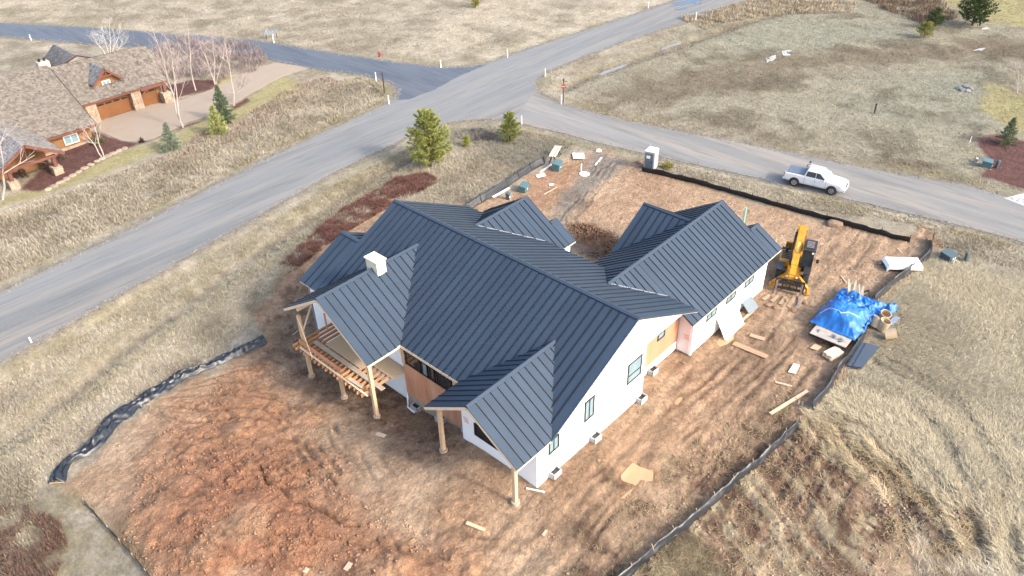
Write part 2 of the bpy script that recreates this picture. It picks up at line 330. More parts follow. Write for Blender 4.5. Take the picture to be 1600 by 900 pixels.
    stk = fbm(x*.22+y*.05+n1*.5, y*1.9-x*.1+n1*1.2, 4, 101)-.5; yard = D*sstep(1.5, -.5, y); h = h+yard*stk*.26; put(c*.70, yard*sstep(-.02, .12, stk)*.8); put(np.minimum(c*1.2, .6), yard*sstep(.03, .18, -stk)*.3)
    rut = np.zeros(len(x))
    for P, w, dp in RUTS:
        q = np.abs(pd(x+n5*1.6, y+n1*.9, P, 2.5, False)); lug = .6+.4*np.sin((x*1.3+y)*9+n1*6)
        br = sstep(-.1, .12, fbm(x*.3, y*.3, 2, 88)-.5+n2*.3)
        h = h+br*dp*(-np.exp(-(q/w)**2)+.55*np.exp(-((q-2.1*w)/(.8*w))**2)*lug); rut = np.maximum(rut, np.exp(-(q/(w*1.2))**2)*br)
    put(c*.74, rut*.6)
    q = pd(x, y, CRACK, 1., False)+n2*.12; h = h-.18*np.exp(-(q/.10)**2); put(A(96, 68, 52), np.exp(-(q/.10)**2)*.6)  # crack is cut in, and its shade is also painted as dark colour
    for P, lv in PUD:
        q = pd(x, y, P, 3); w = sstep(-.55, .0, q); h = h*(1-w)+(lv-.08*sstep(-.15, .3, q))*w; put(A(176, 136, 104), sstep(-.5, 0, q)*.5)
    flat = sstep(-1.5, -.1, road); h = h*(1-flat)+(-.012)*flat
    for P in (DRIVE_POLY,):
        q = sstep(-1., 0, pd(x, y, P, 4)); h = h*(1-q)-.012*q
    return h.reshape(shp), c.reshape(shp+(3,)), gr.reshape(shp)
def hz(x, y): return float(ground(np.array([x]), np.array([y]))[0][0])
def GG(px, py, sink=0.):
    p = G(px, py); z = hz(p.x, p.y); return Vector((p.x, p.y, z-sink))
def axis(lo, hi, d, lo2, hi2, d2, far):
    a = list(np.arange(lo, hi, d)); s = d; q = hi
    while q < far:
        a.append(q); s = min(s*1.06, d2) if q < hi2 else s*1.35; q += s
    s = d; q = lo-d; b = []
    while q > -far:
        b.append(q); s = min(s*1.06, d2) if q > lo2 else s*1.35; q -= s
    return np.array(b[::-1]+a)
AX = axis(-20, 27, .115, -32, 128, .5, 1800); AY = axis(-13, 26, .115, -26, 140, .5, 1800)
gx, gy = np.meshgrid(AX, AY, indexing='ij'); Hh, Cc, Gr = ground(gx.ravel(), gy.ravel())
nx, ny = len(AX), len(AY); idx = np.arange(nx*ny).reshape(nx, ny)
Fq = np.stack([idx[:-1, :-1], idx[1:, :-1], idx[1:, 1:], idx[:-1, 1:]], -1).reshape(-1, 4)
def ground_mat():
    m = bpy.data.materials.new('ground'); m.use_nodes = True; t = m.node_tree; N = t.nodes; L = t.links; b = N['Principled BSDF']
    b.inputs['Roughness'].default_value = .95; b.inputs['Specular IOR Level'].default_value = .15
    a = N.new('ShaderNodeAttribute'); a.attribute_name = 'Col'; g = N.new('ShaderNodeAttribute'); g.attribute_name = 'grass'
    tc = N.new('ShaderNodeTexCoord')
    def noise(s, d=5, r=.65, st=None, rot=0):
        n = N.new('ShaderNodeTexNoise'); n.inputs['Scale'].default_value = s; n.inputs['Detail'].default_value = d; n.inputs['Roughness'].default_value = r
        if st:
            mp = N.new('ShaderNodeMapping'); mp.inputs['Scale'].default_value = st; mp.inputs['Rotation'].default_value = (0, 0, rot); L.new(tc.outputs['Object'], mp.inputs[0]); L.new(mp.outputs[0], n.inputs[0])
        else: L.new(tc.outputs['Object'], n.inputs[0])
        return n.outputs[0]
    def mr(x, a0, a1, b0, b1):
        q = N.new('ShaderNodeMapRange'); q.inputs[1].default_value = a0; q.inputs[2].default_value = a1; q.inputs[3].default_value = b0; q.inputs[4].default_value = b1; L.new(x, q.inputs[0]); return q.outputs[0]
    def mul(x, y):
        q = N.new('ShaderNodeMath'); q.operation = 'MULTIPLY'; L.new(x, q.inputs[0]); L.new(y, q.inputs[1]); return q.outputs[0]
    gv = mul(mr(noise(1.6, 7, .75), .3, .7, .74, 1.24), mr(noise(5, 5, .7, (1, .45, 1), .6), .3, .7, .74, 1.24))
    dv = mul(mr(noise(1.4, 9, .8), .3, .7, .68, 1.30), mr(noise(9, 6, .8), .3, .7, .72, 1.26))
    dv = mul(dv, mul(mr(noise(.9, 10, .72), .46, .56, .86, 1.08), mr(noise(3.3, 8, .7), .44, .56, .88, 1.08)))
    gv = mul(gv, mr(noise(.5, 10, .75), .42, .58, .86, 1.10))
    mx = N.new('ShaderNodeMix'); L.new(g.outputs['Fac'], mx.inputs[0]); L.new(dv, mx.inputs[2]); L.new(gv, mx.inputs[3])
    vm = N.new('ShaderNodeVectorMath'); vm.operation = 'SCALE'; L.new(a.outputs['Color'], vm.inputs[0]); L.new(mx.outputs[0], vm.inputs['Scale'])
    L.new(vm.outputs[0], b.inputs['Base Color'])
    bh = N.new('ShaderNodeMix'); L.new(g.outputs['Fac'], bh.inputs[0]); L.new(noise(3.5, 10, .72), bh.inputs[2]); L.new(noise(7, 6, .8), bh.inputs[3])
    bp = N.new('ShaderNodeBump'); bp.inputs['Strength'].default_value = .9; bp.inputs['Distance'].default_value = .30; L.new(bh.outputs[0], bp.inputs['Height']); L.new(bp.outputs[0], b.inputs['Normal'])
    return m
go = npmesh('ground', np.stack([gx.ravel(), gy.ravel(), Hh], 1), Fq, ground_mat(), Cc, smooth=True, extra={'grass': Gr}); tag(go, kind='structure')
# ------------------------------------------------------------------ roads
def sheet(name, P, z, m, jag=.22, kind='structure', step=.7):
    out = []; n = len(P)
    for i in range(n):
        a = np.array(P[i]); b = np.array(P[(i+1) % n]); L = np.linalg.norm(b-a); k = max(1, int(L/step)) if L < 80 else 4
        e = (b-a)/max(L, 1e-6); nn = np.array([-e[1], e[0]])
        for j in range(k):
            p = a+(b-a)*j/k; q = p+nn*jag*(float(fbm(p[0]*.9, p[1]*.9, 3, 3))-.5)*2
            out.append((q[0], q[1], z))
    mb = MB(); mb.prism(out, (0, 0, -.05)); o = mb.build(name, m, fix=True); tag(o, kind=kind); return o
def smooth_poly(P, n=3): return [tuple(p) for p in spline(list(P)+[P[0]], n)][:-1]
def road_mat(name, col, sx, sy, rot, tan, amt):
    m = mat(name, col, .85, .10, 6, .25, 60, spec=.3); t = m.node_tree; N = t.nodes; L = t.links; b = N['Principled BSDF']
    prev = b.inputs['Base Color'].links[0].from_socket; tc = N['Texture Coordinate']
    for k, (s, c2, w, lo, hi) in enumerate(((1.0, tan, amt, .44, .60), (2.3, tuple(q*.66 for q in col), .55, .50, .66), (.25, tuple(min(1, q*1.3) for q in col), .6, .46, .62), (5., tuple(q*.75 for q in col), .5, .52, .64))):
        mp = N.new('ShaderNodeMapping'); mp.inputs['Scale'].default_value = (sx*s, sy*s, 1); mp.inputs['Rotation'].default_value = (0, 0, rot); mp.inputs['Location'].default_value = (k*7, k*3, 0); L.new(tc.outputs['Object'], mp.inputs[0])
        n = N.new('ShaderNodeTexNoise'); n.inputs['Scale'].default_value = 1; n.inputs['Detail'].default_value = 6; n.inputs['Roughness'].default_value = .6; L.new(mp.outputs[0], n.inputs[0])
        r = N.new('ShaderNodeMapRange'); r.inputs[1].default_value = lo; r.inputs[2].default_value = hi; r.inputs[4].default_value = w; L.new(n.outputs[0], r.inputs[0])
        mx = N.new('ShaderNodeMix'); mx.data_type = 'RGBA'; L.new(r.outputs[0], mx.inputs[0]); L.new(prev, mx.inputs[6]); mx.inputs[7].default_value = (*c2, 1); prev = mx.outputs[2]
    L.new(prev, b.inputs['Base Color']); return m
AS = lambda r, g, b: tuple(q*k_ for q, k_ in zip(lin(r, g, b), (.44, .45, .44)))
M_R1 = road_mat('asphalt_worn', AS(150, 151, 152), .035, .55, 0, AS(192, 180, 168), .6)
M_R2 = road_mat('asphalt_dark', AS(112, 121, 136), .25, .03, .2, AS(140, 143, 150), .4)
M_R3 = road_mat('asphalt_gravelled', AS(162, 160, 158), .5, .04, -.12, AS(196, 184, 172), .7)
sheet('road', R1_POLY, .030, M_R1); sheet('side_road', R3_POLY, .026, M_R3); sheet('branch_road', R2_POLY, .034, M_R2)
M_CONC = mat('driveway_concrete', AS(210, 192, 172), .85, .12, .6, .1, 20, col2=AS(196, 172, 152))
sheet('driveway', DRIVE_POLY, .03, M_CONC, .05)
sheet('entrance_apron', gp([(1568,310),(1600,302),(1650,300),(1650,330),(1600,322)]), .034, mat('apron_concrete', AS(225, 222, 220), .8, .08, 2), .03)
# snow/water and bare spots that lie in view
M_PUD = mat('muddy_water', tuple(q*.56 for q in lin(208, 172, 132)), .12, .12, .8, spec=.5); M_WAT = mat('ditch_water', (.10, .10, .10), .05, .1, 1)
M_SNOW = mat('old_snow', (.40, .40, .40), .7, .1, 4)
for P, lv in PUD:
    sheet('puddle', smooth_poly(P, 4), lv-.045, M_PUD, .05, 'structure', .3)
# ================================================================== NEW HOUSE
M_SEAM = mat('shaded_seam_steel', (.008, .011, .016), .5, .1, 1)  # near-black ribs: the shade on the seams is put into the colour
M_ROOF = mat('standing_seam_steel', (.033, .050, .074), .55, .10, .35, .12, 1.3, metal=0., rnd=.07, spec=.18)
M_CAP = mat('roof_trim_steel', (.035, .052, .076), .55, .05, 1, spec=.2)
M_WOOD = mat('raw_framing_lumber', tuple(q*.62 for q in lin(236, 200, 160)), .8, .14, 2, .2, 20, stretch=(1, 1, 6), rnd=.08)
M_WOODY = mat('fascia_lumber', tuple(q*.68 for q in lin(245, 222, 190)), .8, .1, 2, rnd=.05)
M_JOIST = mat('joist_lumber', tuple(q*.6 for q in lin(214, 160, 112)), .8, .16, 3, rnd=.12)
M_OSB = mat('osb_sheathing', tuple(q*.62 for q in lin(212, 186, 150)), .85, .16, 12, .2, 40)
M_PLY = mat('plywood_sheathing', tuple(q*.62 for q in lin(222, 150, 110)), .8, .13, 1.2, .1, 10, stretch=(1, 1, .3), col2=tuple(q*.66 for q in lin(232, 176, 138)), rnd=.06)
M_PLYL = mat('plywood_pale', tuple(q*.46 for q in lin(240, 172, 134)), .8, .1, 1.2, stretch=(1, 1, .3), rnd=.05)
M_WRAP = mat('white_house_wrap', (.82, .82, .81), .6, .03, .7)
M_CON = mat('foundation_concrete', tuple(q*.55 for q in lin(200, 180, 158)), .9, .12, 2, .2, 30)
M_BLK = mat('black_window_frame', (.012, .012, .014), .4, .1, 3)
M_GLASS = mat('window_glass', (.16, .24, .27), .06, .15, .9, spec=.8)
M_GLASSD = mat('dark_glass', (.015, .018, .022), .08, .2, 1.2, spec=.6)
M_VALL = mat('valley_flashing_metal', (.26, .29, .32), .4, .1, 2)
M_PVC = mat('white_pvc', (.75, .75, .75), .4, .05, 2)
M_RED = mat('red_print', tuple(q*.8 for q in lin(222, 120, 110)), .7, .1, 3)
house = thing('new_house', 'large unfinished white house with dark blue standing seam metal roofs on bare dirt lot', 'house')
XR, ZR, Y1, Y2, XE, ZE, SB = 4.56, 8.30, 22.69, 24.77, -3.64, 4.20, .489
SF = (ZR-ZE)/(XR-XE)
XBE = 12.18; YW = .35
PW = .6
def plane(name, s_rng, bot, top, axis, sgn, zfun, label=None, deck_mat=None, thick=.16):
    """roof slope: s along the eave, t up the slope; bot/top give t for an s; axis 'Y': eave runs along Y, t is X"""
    def P(s, t, dz=0.): return Vector((t, s, zfun(t)+dz)) if axis == 'Y' else Vector((s, t, zfun(t)+dz))
    s0, s1 = s_rng; n = max(1, int(round((s1-s0)/PW))); w = (s1-s0)/n
    mb = MB(); segs = []
    cuts = [s0+i*w for i in range(n+1)]
    V = []; F = []
    for s in cuts:
        V += [P(s, bot(s)), P(s, top(s)), P(s, bot(s), -thick), P(s, top(s), -thick)]
    for i in range(n):
        k = 4*i; F += [(k, k+4, k+5, k+1), (k+2, k+3, k+7, k+6), (k, k+2, k+6, k+4), (k+1, k+5, k+7, k+3)]
    F += [(0, 1, 3, 2), (4*n, 4*n+2, 4*n+3, 4*n+1)]
    mb.add(V, F); base = mb.build(name, deck_mat or M_WOODY, house)
    if label: base['label'] = label
    for i in range(n):
        a, b = cuts[i], cuts[i+1]; e = .004
        tb0, tb1, tt0, tt1 = bot(a+e), bot(b-e), top(a+e), top(b-e)
        if abs(tt0-tb0) < .05 and abs(tt1-tb1) < .05: continue
        sg = 1 if tt0+tt1 > tb0+tb1 else -1
        q = MB(); lo, hi = .006, .028; tb0 -= .03*sg; tb1 -= .03*sg
        pan = [P(a+e, tb0, lo), P(b-e, tb1, lo), P(b-e, tt1, lo), P(a+e, tt0, lo), P(a+e, tb0, hi), P(b-e, tb1, hi), P(b-e, tt1, hi), P(a+e, tt0, hi)]
        q.add(pan, [(0, 3, 2, 1), (4, 5, 6, 7), (0, 1, 5, 4), (1, 2, 6, 5), (2, 3, 7, 6), (3, 0, 4, 7)])
        r0, r1, hr = b-.028, b+.028, .10       # the raised seam
        rb0, rb1 = (bot(r0)-.03*sg, bot(min(r1, s1))-.03*sg); rt0, rt1 = top(r0), top(min(r1, s1))
        if i < n-1:
            q.mi = 1; q.add([P(r0, rb0, hi), P(r1, rb1, hi), P(r1, rt1, hi), P(r0, rt0, hi), P(r0+.008, rb0, hr), P(r1-.008, rb1, hr), P(r1-.008, rt1, hr), P(r0+.008, rt0, hr)], [(0, 3, 2, 1), (4, 5, 6, 7), (0, 1, 5, 4), (1, 2, 6, 5), (2, 3, 7, 6), (3, 0, 4, 7)])
        q.build('roof_panel', [M_ROOF, M_SEAM], base)
    # dark drip edge along the rakes
    for s in (s0, s1):
        d = -.02 if s == s0 else .02
        mb = MB(); mb.beam(P(s+d, bot(s), -.03), P(s+d, top(s), -.03), .035, .14); mb.build('rake_trim', M_CAP, base)
    return base, P
def cap(a, b, slope_l, slope_r, horiz):
    """ridge cap: two folded wings; horiz = unit horizontal normal"""
    a = Vector(a); b = Vector(b); h = Vector(horiz); w = .17; mb = MB(); up = Vector((0, 0, .115))
    for sl, sg in ((slope_l, 1), (slope_r, -1)):
        d = h*sg*w-Vector((0, 0, sl*w)); mb.prism([a+up, b+up, b+up+d, a+up+d], (0, 0, -.03))
    mb.build('ridge_cap', M_CAP, house)
zf = lambda t: ZR-SF*(XR-t); zb = lambda t: ZR-SB*(t-XR)
XX = .75
# main roof
plane('main_roof', (0, Y1), lambda s: XE, lambda s: XR, 'Y', 1, zf)
plane('main_roof', (0, Y1), lambda s: XBE, lambda s: XR, 'Y', -1, zb)
cap((XR, -.03, ZR), (XR, Y1+.03, ZR), SF, SB, (-1, 0, 0))
# lower wing that carries on past the main gable
plane('wing_roof', (Y1+.03, Y2), lambda s: XE, lambda s: XX, 'Y', 1, zf)
ZX = zf(XX); plane('wing_roof', (Y1+.03, Y2), lambda s: 5.1, lambda s: XX, 'Y', -1, lambda t: ZX-SF*(t-XX))
cap((XX, Y1, ZX), (XX, Y2+.03, ZX), SF, SF, (-1, 0, 0))
def cross(name, yr, zr, ye, ze, x0, x1, xr_end=None, near_only=False, top_clip=None, both=True):
    sl = (zr-ze)/(yr-ye); zn = lambda t: zr-sl*abs(t-yr)
    plane(name, (x0, x1), lambda s: ye, lambda s: yr, 'X', 1, zn)
    if both: plane(name, (x0, x1), lambda s: 2*yr-ye, lambda s: yr, 'X', -1, zn)
    cap((x0-.03, yr, zr), (x1, yr, zr), sl, sl, (0, -1, 0)); return sl
def cross_cut(name, yr, zr, ye, ze, x0, sl_main, zmain, sides=(1, -1)):
    """gable roof running out of a main slope towards -X: panels stop at the valley"""
    sl = (zr-ze)/(yr-ye); xr0 = XR-(ZR-zr)/SF
    for sg in sides:
        yy = ye if sg == 1 else 2*yr-ye
        zn = lambda t: zr-sl*abs(t-yr)
        xmax = xr0
        # along s = X the slope runs from the eave (or the valley) up to the ridge
        def bot(s):
            xe = XR-(ZR-ze)/SF
            if s <= xe: return yy
            f = min(1, (s-xe)/(xr0-xe)); return yy+(yr-yy)*f
        plane(name, (x0, xr0-.02), bot, lambda s: yr, 'X', sg, zn)
    cap((x0-.03, yr, zr), (xr0, yr, zr), sl, sl, (0, -1, 0))
YC, ZC, XC = 3.77, 6.60, -6.55
cross_cut('porch_roof', YC, ZC, 0.0-.02, 4.21, XC, SF, zf)
YD, ZD, XD, HD = 17.9, 7.27, -6.45, 4.76
cross_cut('deck_roof', YD, ZD, YD-HD, 4.205, XD, SF, zf)
# entry gable at the back, stepping down to a smaller one in the same slope
SG = .62
YEN, ZEN, XEN = 17.27, 6.735, 13.79; ye_eave = YEN-(ZEN-4.0)/SG
xv = lambda z: XR+(ZR-z)/SB
def backgable(name, yr, zr, ze, x1, x2, y2p):
    sl = SG; zn = lambda t: zr-sl*abs(t-yr); yn = yr-(zr-ze)/sl; yf = yr+(zr-ze)/sl
    def vx(t): return xv(zn(t))
    def botn(s):   # near slope
        x0 = vx(yn)
        return yn
    xs = xv(zr)
    def lim(sgn):
        ya = yn if sgn > 0 else yf
        def bot(s):
            x_e = xv(ze)
            if s >= x_e: return ya
            f = (s-xs)/(x_e-xs); return yr+(ya-yr)*max(0, f)
        return bot
    xm = XBE-.1
    for sgn in (1, -1):
        ya = yn if sgn > 0 else yf
        plane(name, (xs+.02, xm), lambda s: yr-sgn*(zr-max(ze, zb(s)))/sl, lambda s: yr, 'X', sgn, zn)
        plane(name, (xm+.03, x1), lambda s: ya, lambda s: yr, 'X', sgn, zn)
    cap((xs, yr, zr), (x1+.03, yr, zr), sl, sl, (0, -1, 0))
    if x2:
        z2 = zn(y2p); z_low = z2-(y2p-yn)*sl
        plane(name, (x1+.03, x2), lambda s: yn, lambda s: y2p, 'X', 1, zn)
        plane(name, (x1+.03, x2), lambda s: 2*y2p-yn, lambda s: y2p, 'X', -1, lambda t: z2-sl*abs(t-y2p))
        cap((x1, y2p, z2), (x2+.03, y2p, z2), sl, sl, (0, -1, 0))
    # light valley metal on the near valley
    xe_ = xm; a = Vector((xs, yr, zr)); b = Vector((xe_, yr-(zr-zb(xe_))/sl, zb(xe_))); d = (b-a).normalized()
    mb = MB(); mb.beam(a+Vector((0, 0, .07))+d*.2, b+Vector((0, 0, .07)), .05, .05); mb.build('valley_flashing', M_VALL, house)
    return yn, yf
yn_e, yf_e = backgable('entry_roof', YEN, ZEN, 3.95, XEN, 14.6, YEN-(ZEN-5.2)/SG)
YG, ZG, XG1, XG2 = 5.23, 6.326, 24.06, 25.36
yn_g, yf_g = backgable('garage_roof', YG, ZG, 3.19, XG1, XG2, 2.50)
# garage-door gable: ridge along Y on the far slope of the garage
XGD, ZGD, YGD = 20.12, 6.03, 10.11
zgd = lambda t: ZGD-SG*abs(t-XGD); xl, xh = XGD-(ZGD-3.4)/SG, XGD+(ZGD-3.4)/SG
plane('garage_door_roof', (YG+(ZG-ZGD)/SG-1.0, YGD), lambda s: xl, lambda s: XGD, 'Y', 1, zgd)
plane('garage_door_roof', (YG+(ZG-ZGD)/SG-1.0, YGD), lambda s: xh, lambda s: XGD, 'Y', -1, zgd)
cap((XGD, YG+.4, ZGD), (XGD, YGD+.03, ZGD), SG, SG, (-1, 0, 0))
# ---- walls (each sheet of wall its own part)
def wallY(name, pts, y, th, m, label=None):   # pts (x,z), wall pushed to +y
    mb = MB(); mb.prism([(x, y, z) for x, z in pts], (0, th, 0)); o = mb.build(name, m, house)
    if label: o['label'] = label
    return o
def wallX(name, pts, x, th, m, label=None):
    mb = MB(); mb.prism([(x, y, z) for y, z in pts], (th, 0, 0)); o = mb.build(name, m, house)
    if label: o['label'] = label
    return o
k = .18
XW = -4.47
wallY('wall', [(XW+.004, .55), (6.4, .40), (6.4, 4.95), (11.2, 4.95), (11.2, zb(11.2)-k), (XR, ZR-k-.02), (-3.4, zf(-3.4)-k), (XW+.004, 4.05)], YW, .2, M_WRAP)
wallY('foundation', [(XW+.03, -.6), (6.36, -.6), (6.36, .55), (XW+.03, .548)], YW+.04, .2, M_CON)
wallY('wall', [(12.475, .15), (23.5, .1), (23.5, 3.05), (12.475, 3.05)], YW, .2, M_WRAP)
wallY('foundation', [(12.5, -.6), (23.46, -.6), (23.46, .13), (12.5, .16)], YW+.04, .2, M_CON)
wallY('wall', [(6.4, .3), (12.45, .2), (12.45, 3.7), (11.9, 3.7), (11.9, 4.5), (6.4, 5.0)], 1.5, .15, M_PLYL, 'pale plywood wall in the side recess')
for i in range(5):
    x0 = 6.42+i*1.2; wallY('plywood_sheet', [(x0, .95), (x0+1.19, .95), (x0+1.19, 4.6 if i < 4 else 3.6), (x0, 4.6 if i < 4 else 3.6)], 1.475, .03, M_PLYL)
wallY('base_strip', [(6.45, .28), (12.4, .2), (12.4, .92), (6.45, .92)], 1.47, .04, M_WRAP)
wallX('wall', [(YW+.202, .15), (1.49, .15), (1.49, 3.8), (YW+.202, 3.2)], 12.47, .15, mat('pinkish_wrap', (.74, .68, .67), .6, .03, 1))
mb = MB(); mb.bb(12.40, 12.60, YW-.1, YW+.08, .2, 3.2); mb.build('corner_board', M_WRAP, house)
# front gable wall and the sides of the bump
wallX('wall', [(YW+.203, .6), (6.62, .52), (6.62, 4.6), (YC, ZC-.2), (YW+.203, 4.35)], XW, .2, M_WRAP)
wallX('foundation', [(YW+.03, -.6), (6.6, -.8), (6.6, .52), (YW+.03, .6)], XW+.04, .2, M_CON)
wallY('wall', [(XW+.02, -.6), (-3.5, -.9), (-3.5, 4.3), (XW+.02, 4.3)], 6.42, .18, M_PLY)
# plywood wall between porch and deck
for i in range(6):
    y0 = 6.65+i*1.1; z1 = 2.62; wallX('plywood_sheet', [(y0, -.15), (y0+1.09, -.15), (y0+1.09, z1), (y0, z1)], -3.56, .06, M_PLY)
wallX('wall', [(6.6, -.2), (13.25, -.2), (13.25, 4.0), (6.6, 4.0)], -3.5, .16, M_PLY, 'orange plywood wall between porch and deck')
wallX('foundation', [(6.6, -1.2), (13.2, -2.0), (13.2, -.16), (6.6, -.16)], -3.53, .2, M_CON)
wallX('wall', [(13.26, -1.4), (24.5, -1.4), (24.5, 4.0), (13.26, 4.0)], -3.2, .2, M_WRAP)
wallX('foundation', [(13.26, -2.6), (24.4, -2.6), (24.4, -1.41), (13.26, -1.41)], -3.16, .2, M_CON)
wallY('wall', [(-3.2, -2.4), (4.9, -2.2), (4.9, 4.4), (XX, ZX-k-.03), (-3.2, 4.1)], 24.35, .18, M_WRAP)
wallY('wall', [(-2, -2.2), (11.8, -1.5), (11.8, 4.5), (XR, ZR-k-.03), (-2, 4.9)], 22.3, .18, M_WRAP)
wallX('wall', [(9, -1.2), (22.3, -2.0), (22.3, 4.4), (9, 4.4)], 11.6, .2, M_WRAP)
ex = 13.3
wallX('wall', [(yn_e+.4, -1.), (2*YEN-yn_e-.4, -1.), (2*YEN-yn_e-.4, 4.0), (YEN, ZEN-.25), (yn_e+.4, 4.0)], ex, .2, M_WRAP)
wallY('wall', [(11.7, -1), (14.4, -1), (14.4, 3.9), (11.7, 3.9)], yn_e+.4, .18, M_WRAP)
wallX('wall', [(YW+.2, -.6), (9.6, -.6), (9.6, 3.1), (YG, ZG-.3), (YW+.2, 3.0)], 23.4, .2, M_WRAP)
wallY('wall', [(12.4, -.6), (23.5, -.6), (23.5, 3.3), (12.4, 3.3)], 9.55, .2, M_WRAP)
# ---- windows
def window(name, P, nrm, th=.05, glass=M_GLASS, mull=(), label=None, fr=.095):
    """P: four corners (bottom-left, bottom-right, top-right, top-left); nrm outward"""
    P = [Vector(p) for p in P]; n = Vector(nrm).normalized(); mb = MB(); c = sum(P, Vector())/4
    def inn(p, d): e = []
    for i in range(4):
        a, b = P[i], P[(i+1) % 4]; d = (b-a).normalized(); q = n.cross(d) if (n.cross(d)).dot(c-a) > 0 else d.cross(n)
        mb.prism([a, b, b+q*fr, a+q*fr], n*th)
    o = mb.build(name, M_BLK, house)
    g = MB(); g.prism([p-(p-c).normalized()*.03 for p in P], n*.015); g.build('pane', glass, o)
    for kind, f in mull:
        if kind == 'h': a = P[0].lerp(P[3], f); b = P[1].lerp(P[2], f); up = (P[3]-P[0]).normalized()
        else: a = P[0].lerp(P[1], f); b = P[3].lerp(P[2], f); up = (P[1]-P[0]).normalized()
        g = MB(); g.prism([a-up*.03, b-up*.03, b+up*.03, a+up*.03], n*(th-.004)); g.build('mullion', M_BLK, o)
    if label: o['label'] = label
    return o
def winY(x0, x1, z0, z1, y, **kw): return window('window', [(x0, y, z0), (x1, y, z0), (x1, y, z1), (x0, y, z1)], (0, -1, 0), **kw)
winY(4.38, 5.95, 2.75, 4.47, YW-.002, mull=[('h', .38)]); winY(-.08, .88, 2.75, 4.42, YW-.002, mull=[('v', .5)]); winY(-3.45, -2.5, 2.6, 3.72, YW-.002, mull=[('v', .5)])
for x in (14.3, 17.1, 19.9): winY(x, x+1.42, 2.12, 2.80, YW-.002, mull=[('v', .5)])
winY(9.6, 10.5, 2.6, 3.25, 1.47)
def winX(y0, y1, za, zb_, zc, zd, x, **kw): return window('window', [(x, y1, za), (x, y0, zb_), (x, y0, zc), (x, y1, zd)], (-1, 0, 0), **kw)
xb = -3.565
mb = MB(); mb.bb(xb-.02, xb+.01, 7.7, 13.2, 2.62, 3.95); mb.build('window_band_backing', M_BLK, house)
for y0, y1, gl in ((11.35, 12.85, M_GLASSD), (10.62, 11.2, M_GLASS), (9.95, 10.5, M_GLASSD), (8.35, 9.8, M_GLASSD)): winX(y0, y1, 2.72, 2.72, 3.85, 3.85, xb-.022, glass=gl)
for y in (13.1, 8.05):
    mb = MB(); mb.bb(xb-.1, xb-.022, y-.13, y+.13, 2.6, 4.0); mb.build('trim_post', M_WOOD, house)
# dark trapezoid window on the front gable
winX(2.2, 5.5, 1.62, 1.62, 4.1, 2.65, XW-.002, glass=M_GLASSD, mull=[('v', .5)])
# printed marks on the sheathing
def marks(o, u, n):
    o = Vector(o); u = Vector(u)
    for r in range(3):
        mb = MB()
        for c in range(4):
            a = o+u*(c*.11+.02*r)-Vector((0, 0, r*.16)); L = .07+.03*((c*7+r*3) % 3)/2
            mb.prism([a, a+u*L*.9, a+u*L*.9+Vector((0, 0, .06+.03*((c+r) % 2))), a+Vector((0, 0, .08))], Vector(n)*.006)
        mb.build('red_print', M_RED, house)
marks((XW-.001, 6.45, 2.5), (0, -1, 0), (-1, 0, 0)); marks((XW-.001, 1.6, 2.4), (0, -1, 0), (-1, 0, 0)); marks((12.469, 1.0, 1.75), (0, -1, 0), (-1, 0, 0))
# ---- crawl-space vent wells along the walls
def well(x, y, rz, px=None):
    z = hz(x, y); e = MB()
    for sx in (-1, 1): e.box((sx*.33, 0, .2), (.06, .42, .5))
    e.box((0, -.2, .2), (.72, .06, .5)); o = e.build('vent_well', mat('galvanised_%d' % random.randint(0, 99999), (.34, .34, .34), .5, .2, 4), house)
    g = MB(); g.box((0, -.02, .32), (.62, .34, .03)); g.build('grate', M_BLK, o)
    o.location = (x, y, z); o.rotation_euler = (0, 0, rz)
for px, py in ((865, 742), (922, 683), (993, 621), (1011, 578)):
    p = G(px, py); well(p.x, min(p.y, .12) if px < 1005 else 1.2, 0)
for px, py in ((650, 628), (682, 650), (722, 674)):
    p = G(px, py); well(-3.75, {650: 12.2, 682: 9.6, 722: 7.0}[px], -math.pi/2)
mb = MB(); z = hz(-3.9, 12.6); mb.tube([(-3.75, 13.0, z+1.1), (-3.8, 13.0, z+.12), (-3.95, 12.9, z+.1), (-4.1, 11.4, z+.1)], .06); mb.build('drain_pipe', M_PVC, house)
# electric meter on the garage wall
mb = MB(); mb.bb(14.35, 14.75, YW-.14, YW, 1.25, 1.75); mb.tube([(14.55, YW-.06, .1), (14.55, YW-.06, 1.3)], .04); mb.build('meter_box', mat('meter_grey', (.45, .46, .47), .4, .05, 2), house)
# ---- chimney chase
mb = MB(); mb.bb(-1.75, -.97, 17.3, 18.5, 5.9, 7.98); ch = mb.build('chimney', mat('chase_osb', tuple(q*.72 for q in lin(238, 226, 200)), .8, .07, 6), house)
mb = MB(); mb.bb(-1.83, -.89, 17.22, 18.58, 7.98, 8.05); mb.build('chimney_cap', mat('chase_cap', tuple(q*.8 for q in lin(246, 240, 226)), .7, .04, 2), ch)
mb = MB(); mb.bb(-1.8, -.92, 17.22, 17.3, 6.75, 6.9); mb.build('flashing', M_CAP, ch)
